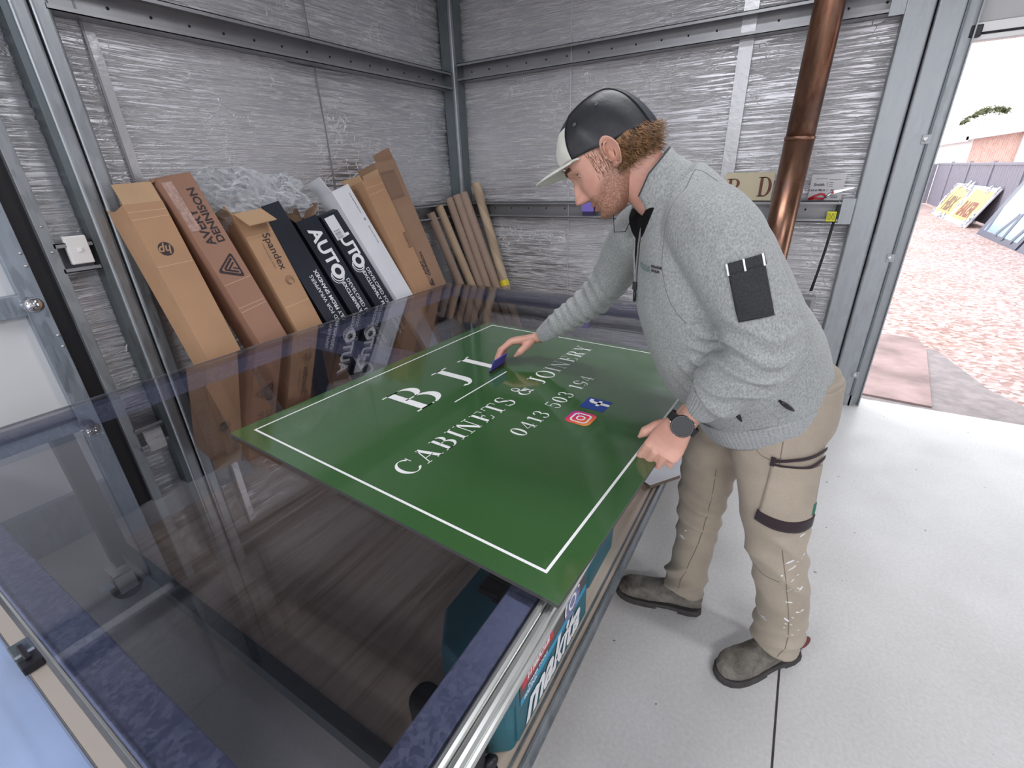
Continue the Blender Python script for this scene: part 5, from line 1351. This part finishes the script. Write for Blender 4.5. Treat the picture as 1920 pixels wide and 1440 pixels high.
def decal(bv, m, x0, x1, y0, y1, nx, ny, out, off=.0016, th=.0015, fn=None):
    # cloth patch laid on a surface: grid in the plane of m pushed back along its normal onto the cloth
    mb = MB(); vs = []; zd = (m.to_3x3() @ Vector((0, 0, 1)))
    for j in range(ny+1):
        for i in range(nx+1):
            x, y = x0+(x1-x0)*i/nx, y0+(y1-y0)*j/ny
            if fn: x, y = fn(x, y)
            vs.append(snap(bv, m @ Vector((x, y, 0)), zd, off))
    fs_ = [(j*(nx+1)+i, j*(nx+1)+i+1, (j+1)*(nx+1)+i+1, (j+1)*(nx+1)+i) for j in range(ny) for i in range(nx)]
    fs_ = [f for f in fs_ if all(vs[i] is not None for i in f)]
    used = sorted({i for f in fs_ for i in f}); ix = {i: k_ for k_, i in enumerate(used)}
    mb.add([vs[i] for i in used], [tuple(ix[i] for i in f) for f in fs_])
    return mb
def ribbed(name, keys, side, mat_, parent, nr=60, amp=.0018, ex=2., n=240, sub=4):
    P = crm(keys, sub); rings = []
    for i, p in enumerate(P):
        a = Vector(P[max(i-1, 0)][:3]); b = Vector(P[min(i+1, len(P)-1)][:3]); t = (b-a).normalized()
        s = Vector(side); s = (s-t*s.dot(t)).normalized(); f = t.cross(s); rg = []
        for k_ in range(n):
            an = 2*math.pi*k_/n; c, s_ = math.cos(an), math.sin(an); q = (abs(c)**ex+abs(s_)**ex)**(-1/ex)
            rr = amp*math.cos(an*nr)
            rg.append(Vector(p[:3])+s*c*(q*p[3]+rr)+f*s_*(q*p[4]+rr))
        rings.append(rg)
    mb = MB(); mb.loft(rings, caps=False); return mb.build(name, mat_, parent, smooth=True, solid=.003)
ribbed('cuff', [(2.527, -2.452, 1.000, .060, .056), (2.520, -2.449, 0.989, .056, .052), (2.511, -2.446, 0.973, .049, .044), (2.502, -2.442, 0.956, .045, .039), (2.496, -2.440, 0.945, .041, .034)], (.3, -.9, 0), ribm, sweat, 34, .0014)
ribbed('cuff', [(1.880, -1.988, .952, .047, .043), (1.862, -1.988, .938, .044, .039), (1.840, -1.987, .920, .041, .034), (1.824, -1.987, .907, .038, .031)], (.1, -1, 0), ribm, sweat, 34, .0014)
ribbed('hem_band', [(2.606, -2.132, .882, .207, .185), (2.618, -2.129, .852, .200, .178), (2.630, -2.125, .822, .190, .168)], Ld, ribm, sweat, 100, .0006, 2.25, n=720, sub=3)
# stand collar: open at the throat, folded outwards
cc = Vector((2.318, -2.300, 1.450)); ct_ = (Vector((2.26, -2.318, 1.50))-cc).normalized()
cs = (Ld-ct_*Ld.dot(ct_)).normalized(); cf = -(ct_.cross(cs)); 
if cf.dot(Fd) < 0: cf = -cf
def collar_ring(h, rs, rf, lean, gap): 
    pts = []
    for k_ in range(49):
        a = R(gap+(360-2*gap)*k_/48); c, s = math.cos(a), math.sin(a)
        open_ = max(0, c)
        pts.append(cc+cf*(c*rf+lean*open_)+cs*s*rs+ct_*(h*(1-.35*open_)-.012*open_))
    return pts
mb = MB(); rows = [collar_ring(-.035, .096, .088, .0, 26), collar_ring(.0, .086, .078, .0, 36), collar_ring(.025, .083, .074, .004, 46), collar_ring(.046, .085, .076, .008, 54)]
mb.add([p for r_ in rows for p in r_], [(a*49+b, a*49+b+1, a*49+b+50, a*49+b+49) for a in range(3) for b in range(48)])
col_ = mb.build('collar', fleece, sweat, smooth=True, solid=.005)
mb = MB(); rows = [[p-(p-cc-ct_*((p-cc).dot(ct_))).normalized()*.0065 for p in r_] for r_ in rows]
rows.append([p+ct_*.004+(p-cc-ct_*((p-cc).dot(ct_))).normalized()*.006 for p in rows[-1]])
mb.add([p for r_ in rows for p in r_], [(a*49+b, a*49+b+1, a*49+b+50, a*49+b+49) for a in range(4) for b in range(48)])
mb.build('collar_lining', fabric_mat('charcoal_lining', (.05, .052, .06), (.09, .092, .105), 400), col_, smooth=True, solid=.002)
# black tee at the throat
mb = MB(); rows = []
for h, rs, rf in ((-.06, .074, .130), (-.045, .084, .134), (-.02, .086, .124), (.0, .080, .108), (.018, .072, .088)):
    rows.append([cc+cf*(math.cos(a)*(rf if math.cos(a) > 0 else .062))+cs*math.sin(a)*rs+ct_*(h-.030*max(0, math.cos(a))) for a in [2*math.pi*k_/40 for k_ in range(40)]])
mb.loft(rows, caps=False); mb.build('undershirt', blk, man, smooth=True, solid=.002)
# zip opening down the chest: black V, zip teeth, pull
zt0 = cc+cf*.085+ct_*(-.01); 
cd_ = (Fd+Vector((0, 0, .12))).normalized()
zm = frame((2.24, -2.33, 1.30), Ld*-1 if False else Ld, (0, 0, 1))
def chest(x, z, off=.002):   # x toward his left, z height -> on the cloth, seen from the front
    p = Vector((2.40, -2.25, z))+Ld*x+Fd*.0
    d = (Fd+Ld*(x*1.5)).normalized(); h = bs.ray_cast(p+d*.5, -d); return h[0]+h[1]*off if h[0] else p+d*.2
ztop = 1.425
mb = MB(); L_, R_ = [], []
for i in range(13):
    t = i/12; z_ = ztop-.205*t; wd = .062*(1-t)**1.1+.002
    L_.append(chest(.026+wd*.25, z_, .0025)); R_.append(chest(.026-wd*2.0, z_, .0025))
mb.add(L_+R_, [(i, i+1, 14+i, 13+i) for i in range(12)]); mb.build('placket_gap', blk, sweat, smooth=True, solid=.002)
for nm, P_ in (('zip_teeth', L_), ('zip_edge', R_)):
    mb = MB(); pts = crm([tuple(p) for p in P_], 5)
    if nm == 'zip_teeth':
        for p, q in zip(pts[::1], pts[1::1]):
            c = (Vector(p)+Vector(q))/2; mb.sphere(c+Fd*.002, .0021, 6, 4, (1, 1, .7))
        mb.build(nm, basic('zip_metal', (.45, .45, .46), .3, .8), sweat)['kind'] = 'stuff'
        MB().tube([Vector(p)+Fd*.001 for p in pts], .0026, 6).build('zip_tape', basic('zip_tape', (.16, .165, .17), .8), sweat, smooth=True)
    else: MB().tube([Vector(p) for p in pts], .004, 8).build('placket_edge', fleece, sweat, smooth=True)
pz = chest(.026, ztop-.208, .006)
MB().rbox(-.006, .006, -.004, .004, -.014, .006, .002, m=Matrix.Translation(pz)).build('zip_slider', M['black'], sweat)
MB().tube([pz+Vector((0, 0, -.012)), pz+Vector((.002, -.002, -.028)), pz+Vector((.003, -.003, -.045))], [.003, .0045, .004], 8).build('zip_pull', M['black'], sweat, smooth=True)
# small chest lettering
lm = frame(chest(.095, 1.232, .003), (chest(.13, 1.235)-chest(.06, 1.229)), (0, 0, 1))
tm = text_mb('NUSK', .030, Matrix.Identity(4)); tm2 = text_mb('SIGNAGE', .0105, Matrix.Identity(4), bold=.0005); tm3 = text_mb('GROUP', .0105, Matrix.Identity(4), bold=.0005)
def wrapped(t_, dx, dz, mat_, nm):
    mb = MB(); vs_ = [chest(.085+dx*.75+v.x*.75, 1.272+dz*.75+v.y*.75, .0022) for v in t_.v]; mb.add(vs_, t_.f); mb.build(nm, mat_, sweat)
wrapped(tm, -.005, 0, basic('pale_teal_print', (.16, .27, .26), .7), 'chest_print')
wrapped(tm2, .062, .014, M['ink'], 'chest_print'); wrapped(tm3, .058, .001, M['ink'], 'chest_print')
# seams of the sweatshirt: armhole and shoulder
def seam_on(bv, pts, out, r_=.0013, nm='seam', mat_=None, par=None):
    q = [snap(bv, p, o_ if isinstance(o_, Vector) else Vector(o_), -.0002) for p, o_ in zip(crm([tuple(p) for p in pts], 8), crm([tuple(o_) for o_ in out], 8))]
    q = [v for v in q if v is not None]
    MB().tube(q, r_, 6).build(nm, mat_ or basic('seam_grey', (.20, .205, .21), .8), par or sweat, smooth=True)
cdv = (CAMP-Vector((2.4, -2.35, 1.3))).normalized()
up_ = Vector((0, -.3, 1))
seam_on(bs, [(2.40, -2.33, 1.45), (2.395, -2.36, 1.42), (2.37, -2.40, 1.36), (2.375, -2.42, 1.28), (2.40, -2.42, 1.21), (2.44, -2.42, 1.16)], [tuple(up_), (-.1, -.7, .7), (-.15, -1, .25), (-.15, -1, .1), (-.1, -1, 0), (0, -1, 0)])
seam_on(bs, [(2.35, -2.33, 1.46), (2.40, -2.33, 1.45), (2.47, -2.33, 1.44), (2.53, -2.31, 1.38)], [(-.1, -.4, 1), tuple(up_), (.2, -.3, 1), (.6, -.3, .8)])
# black utility pocket on the left upper arm
pocket = fabric_mat('black_pocket_cloth', (.02, .021, .024), (.045, .047, .052), 300, rough=.6)
ad = Vector((2.592-2.515, -2.450+2.435, 1.17-1.295)).normalized()
pm = frame((2.562, -2.46, 1.262), Vector((1, .1, .36)), -ad)
on_ = pm.to_3x3() @ Vector((0, 0, 1))
if on_.dot(Vector((0, -1, 0))) < 0: pm = pm @ Matrix.Rotation(math.pi, 4, 'Y'); 
def pk(x0, x1, y0, y1, nx, ny, off): return decal(bs, pm, x0, x1, y0, y1, nx, ny, None, off)
pkt = pk(-.031, .031, -.062, .056, 14, 26, .003).build('sleeve_pocket', pocket, sweat, smooth=True, solid=-.003)
pk(-.032, .032, .036, .058, 14, 6, .0055).build('pocket_flap', pocket, pkt, smooth=True, solid=-.002)
for x in (-.032, -.004, .027): pk(x, x+.003, .034, .058, 1, 6, .0075).build('reflective_tab', M['white_vinyl'], pkt, solid=-.001)
# hip pocket zip and label at the side seam
for (p, dv, ln) in (((2.575, -2.32, .905), Vector((.55, 0, -.75)), .045), ((2.675, -2.30, .945), Vector((.75, .1, -.5)), .05)):
    a = [snap(bs, Vector(p)+dv*(ln*t), Vector((.1, -1, .25)), .003) for t in (-.5, -.25, 0, .25, .5)]
    a = [v or Vector(p) for v in a]
    MB().tube(a, [.002, .005, .006, .005, .002], 8).build('hip_pocket_zip', M['black'], sweat, smooth=True)

# --- trousers
tb_ = MB()
body_loft(tb_, [(2.655, -2.125, .96, .172, .142), (2.660, -2.125, .90, .178, .140), (2.660, -2.125, .84, .182, .140), (2.655, -2.13, .78, .165, .125)], Ld, n=40, ex=2.3, sub=4)
body_loft(tb_, [(2.664, -2.205, .87, .10, .130), (2.680, -2.222, .78, .102, .120), (2.700, -2.245, .68, .095, .102), (2.718, -2.262, .58, .085, .090), (2.735, -2.270, .49, .080, .082), (2.765, -2.268, .39, .078, .074), (2.790, -2.262, .28, .076, .072), (2.802, -2.255, .18, .074, .073), (2.803, -2.250, .11, .070, .072), (2.800, -2.25, .085, .066, .070)], Ld, n=36)
body_loft(tb_, [(2.615, -2.045, .87, .10, .12), (2.570, -2.060, .77, .100, .108), (2.522, -2.085, .64, .092, .100), (2.510, -2.105, .54, .082, .086), (2.508, -2.122, .46, .076, .078), (2.512, -2.140, .36, .070, .070), (2.512, -2.160, .25, .068, .066), (2.505, -2.175, .16, .068, .070), (2.500, -2.18, .10, .066, .072)], Ld, n=36)
tm_ = remesh(tb_, .0068, 5, .6)
def trouser_d(p, n):
    d = .004*noise.noise(p*8)+.0016*noise.noise(p*20)
    for c, rad, fr, am, sl in ((Vector((2.75, -2.27, .44)), .11, 17, .016, .4), (Vector((2.80, -2.25, .15)), .09, 20, .016, -.3), (Vector((2.51, -2.13, .42)), .11, 18, .014, .3), (Vector((2.50, -2.18, .16)), .10, 20, .015, -.5), (Vector((2.60, -2.13, .78)), .13, 13, .013, 1.2), (Vector((2.51, -2.11, .60)), .10, 16, .008, .4)):
        r_ = (p-c).length
        if r_ < rad*2:
            ph = (p.z+sl*(p.x-c.x)+.3*(p.y-c.y))*fr*.72*2*math.pi+4.2*noise.noise(p*5+Vector((5, 2, 1)))
            d += am*1.5*(.4+1.5*abs(noise.noise(p*7+Vector((1, 8, 3)))))*math.exp(-(r_/rad)**2)*(.6-abs(math.sin(ph/2))*1.2)
    return d
displace(tm_, trouser_d)
trs = obj_from(tm_, 'trousers', khaki, man)
bt = bvh_of(trs)
def tdec(c, out, up, x0, x1, y0, y1, nx, ny, off, nm, mat_, par=None, fn=None, solid=-.0025):
    o_ = Vector(out).normalized(); x = Vector(up).cross(o_); m = frame(c, x, up); 
    return decal(bt, m, x0, x1, y0, y1, nx, ny, None, off, fn=fn).build(nm, mat_, par or trs, smooth=True, solid=solid)
# cargo pocket on the outside of the left thigh
out = Vector((.30, -.95, .05)); pc = Vector((2.747, -2.35, .703))
cg = tdec(pc, out, (.05, .0, 1), -.062, .062, -.085, .070, 20, 20, .004, 'cargo_pocket', khaki, solid=-.004)
tdec(pc, out, (.05, .0, 1), -.066, .070, -.112, -.076, 24, 5, .006, 'pocket_trim', dkbr, cg, fn=lambda x, y: (x, y+2.2*x*x))
tdec(pc, out, (.05, .0, 1), -.060, .070, .088, .096, 24, 3, .005, 'pocket_trim', dkbr, cg, fn=lambda x, y: (x, y-.010+.20*(x+.06)**1.0))
tdec(pc, out, (.05, .0, 1), -.064, .068, .070, .078, 24, 3, .005, 'pocket_trim', dkbr, cg, fn=lambda x, y: (x, y-.003+1.7*max(0, x)**2*2))
tdec(pc, out, (.05, .0, 1), -.066, -.056, .068, .092, 3, 5, .006, 'pocket_trim', dkbr, cg)
tdec(pc, out, (.05, .0, 1), .056, .066, -.062, -.030, 3, 6, .006, 'brand_tag', basic('green_tag', (.02, .14, .09), .6), cg)
stc = basic('stitch', (.20, .16, .12), .8)
for x in (-.052, -.058, .030, .036): tdec(pc, out, (.05, .0, 1), x, x+.0012, -.075, .060, 1, 16, .0055, 'stitching', stc, cg, solid=-.0006)
def tseam(pts, out, nm='leg_seam'): seam_on(bt, pts, out, .0014, nm, stc, trs)
tseam([(2.76, -2.40, .53), (2.79, -2.40, .42), (2.82, -2.40, .30), (2.84, -2.40, .18), (2.83, -2.40, .10)], [(.2, -1, 0)]*5)
tseam([(2.545, -2.2, .62), (2.545, -2.2, .50), (2.54, -2.25, .36), (2.52, -2.28, .24), (2.50, -2.3, .13)], [(.2, -1, 0)]*5)
tseam([(2.70, -2.35, .84), (2.70, -2.35, .80), (2.70, -2.35, .74), (2.70, -2.35, .70)], [(.2, -1, 0)]*4)
tseam([(2.62, -2.33, .835), (2.64, -2.34, .80), (2.67, -2.345, .79), (2.695, -2.345, .80)], [(-.1, -1, .1)]*4, 'pocket_seam')
tseam([(2.64, -2.36, .45), (2.68, -2.38, .43), (2.72, -2.38, .415), (2.76, -2.38, .42)], [(-.1, -1, .1)]*4, 'knee_seam')
pw = basic('dried_white_paint', (.72, .74, .74), .6)
mb = MB()
for (cx_, cz_, sx_, sz_, n_) in ((2.80, .62, .03, .05, 16), (2.80, .43, .022, .06, 14), (2.74, .22, .03, .035, 6), (2.82, .30, .015, .05, 8), (2.48, .33, .03, .03, 5)):
    for q in range(n_):
        c = Vector((cx_+random.gauss(0, sx_), -2.6, cz_+random.gauss(0, sz_))); w1, h1 = (random.uniform(.002, .006), random.uniform(.001, .0028)) if q % 4 else (random.uniform(.008, .014), random.uniform(.002, .004)); a = random.uniform(-.6, 1.0)
        ps = []
        for k_ in range(8):
            t = 2*math.pi*k_/8; x, z_ = w1*math.cos(t)*random.uniform(.6, 1.3), h1*math.sin(t)*random.uniform(.6, 1.3)
            h = bt.ray_cast(c+Vector((x*math.cos(a)-z_*math.sin(a), 0, x*math.sin(a)+z_*math.cos(a))), Vector((0, 1, 0)))
            if h[0] is None: break
            ps.append(h[0]+Vector((0, -.001, 0)))
        if len(ps) == 8: mb.poly(ps)
mb.build('paint_splashes', pw, trs)['kind'] = 'stuff'
# waist: dark belt line visible at the back under the hem
body_l = MB(); body_loft(body_l, [(2.650, -2.125, .955, .168, .138), (2.655, -2.125, .935, .172, .142)], Ld, n=40, ex=2.3, sub=2); body_l.build('waistband', khaki, trs, smooth=True)

# --- boots
bootm = None
def boot_mat():
    m, nt, b = nmat('worn_boot_leather'); v = coords(nt); n = noise_n(nt, v, 18, 6, .7, .6)
    nt.links.new(ramp(nt, n, [(.28, (.055, .048, .042)), (.5, (.15, .135, .115)), (.7, (.24, .22, .19))]), b.inputs['Base Color']); b.inputs['Roughness'].default_value = .7
    bump(nt, b, noise_n(nt, v, 40, 4), .25, .004); return m
bootm = boot_mat(); solem = basic('boot_sole', (.045, .04, .04), .7, var=.3, vscale=20)
BT = [(-.012, .012, .060, .070), (.0, .028, .080, .135), (.02, .036, .0, .150), (.06, .039, .0, .150), (.095, .040, .0, .138), (.125, .042, .0, .108), (.16, .046, .0, .088), (.20, .050, .0, .077), (.235, .051, .0, .072), (.265, .047, .0, .066), (.285, .038, .0, .055), (.298, .024, .0, .042), (.303, .010, .0, .030)]
def boot(heel, toe, label_):
    heel, toe = Vector((*heel, 0)), Vector((*toe, 0)); m = frame(heel, toe-heel, Vector((0, 0, 1)).cross(toe-heel))
    L = (toe-heel).length/.303
    def outline(i, k_=1.):
        x, w_, z0, h = BT[i]; return x*L, w_*k_, h
    mb = MB(); rings = []
    for i in range(len(BT)):
        x, w_, h = outline(i); rg = []
        for k_ in range(28):
            a = 2*math.pi*k_/28; c, s = math.cos(a), math.sin(a); ex = 2.6 if s < 0 else 2.15; q = (abs(c)**ex+abs(s)**ex)**(-1/ex)
            zc = .018+(h-.018)*.42
            z_ = zc+(h-zc)*s*q if s > 0 else zc+(zc-.018)*s*q
            wk = w_*(1-.30*max(0, (z_-.07)/.09)) if i < 6 else w_
            crn = .0025*math.sin(z_*140+x*40)*(1 if .10 < x < .19 else .3)
            rg.append(m @ Vector((x, c*q*wk+crn*.5, z_+crn)))
        rings.append(rg)
    mb.loft(rings)
    me_ = remesh(mb, .005, 6, .5); displace(me_, lambda p, n: .0022*noise.noise(p*26)+.0012*noise.noise(p*60))
    o_ = obj_from(me_, 'boot', bootm, man)
    op = []
    xs = [(-.014, .018), (.0, .034), (.03, .041), (.07, .042), (.11, .042), (.15, .047), (.19, .052), (.23, .054), (.26, .051), (.285, .042), (.302, .027), (.310, .010)]
    poly = [(x*L, w_) for x, w_ in xs]+[(x*L, -w_) for x, w_ in reversed(xs)]
    MB().prism(poly, .008, .024, m).build('sole', solem, o_, bevel=.004)
    MB().prism([p for p in poly if p[0] < .09*L], 0, .010, m).prism([p for p in poly if p[0] > .13*L], .0, .010, m).build('heel_and_tread', solem, o_, bevel=.002)
    return o_, m
bl, ml = boot((2.868, -2.185), (2.668, -2.400), 'L')
br_, mr = boot((2.560, -2.172), (2.275, -2.222), 'R')
MB().tube([ml @ Vector((-.004, .012, .128)), ml @ Vector((-.014, .006, .150)), ml @ Vector((-.012, -.006, .150)), ml @ Vector((-.004, -.012, .128))], .003, 6).build('pull_loop', basic('red_loop', (.30, .03, .03), .7), bl)
mb = MB(); mm_ = frame(ml @ Vector((.045, -.040, .085)), ml.to_3x3() @ Vector((1, 0, 0)), (0, 0, 1))
mb.add([ml @ Vector((.02+.022*math.cos(t), .041 if (ml @ Vector((0, .04, 0))).y < (ml @ Vector((0, -.04, 0))).y else -.041, .105+.026*math.sin(t))) for t in [2*math.pi*k_/18 for k_ in range(18)]], [tuple(range(18))])
mb.build('elastic_gusset', basic('dark_red_elastic', (.16, .035, .035), .8), bl, solid=.003)

# --- wrist watch on the left wrist
wd_ = (Vector((2.425, -2.508, .832))-WL).normalized(); hd_ = wd_.copy(); wd_ = Vector((-.45, -.30, -.73)).normalized(); wb = Vector((.36, -.66, .66)); wb = (wb-wd_*wb.dot(wd_)).normalized(); wx = wd_.cross(wb)
wc = WL+hd_*.004
wtc = MB(); rings = []
for k_ in range(40):
    a = 2*math.pi*k_/40; o_ = wc+wx*math.cos(a)*.0385+wb*math.sin(a)*.0265; nrm = (wx*math.cos(a)*.8+wb*math.sin(a)).normalized()
    rings.append([o_+wd_*-.0115, o_+wd_*.0115, o_+wd_*.0115+nrm*.003, o_+wd_*-.0115+nrm*.003])
wt = wtc.loft(rings, closed=True).build('watch', M['rubber'], man, smooth=False)
fc = wc+wb*.0335
MB().lathe([(.024, -.006), (.0275, .0), (.0285, .010), (.0268, .0125), (.0235, .0125), (.0230, .0115), (.0005, .0115)], fc, 40, wb).build('watch_case', basic('gunmetal', (.05, .05, .055), .28, .7), wt, smooth=False)
MB().lathe([(.0228, 0), (.0228, .0004), (.0003, .0006)], fc+wb*.0116, 40, wb).build('watch_face', basic('dark_dial', (.012, .012, .013), .32), wt)
for q in range(5):
    a = R(20+q*70); MB().lathe([(.0022, 0), (.0022, .003)], fc+wx*math.cos(a)*.028+wd_*math.sin(a)*.028+wb*.006, 8, wx*math.cos(a)+wd_*math.sin(a)).build('button', M['zinc'], wt)
# ear loop cord seen under the chin
MB().tube([hm @ Vector((.055, .03, -.118)), hm @ Vector((.075, .03, -.150)), hm @ Vector((.055, .02, -.165)), hm @ Vector((.03, .0, -.150))], .0011, 6).build('neck_cord', M['black'], man, smooth=True)
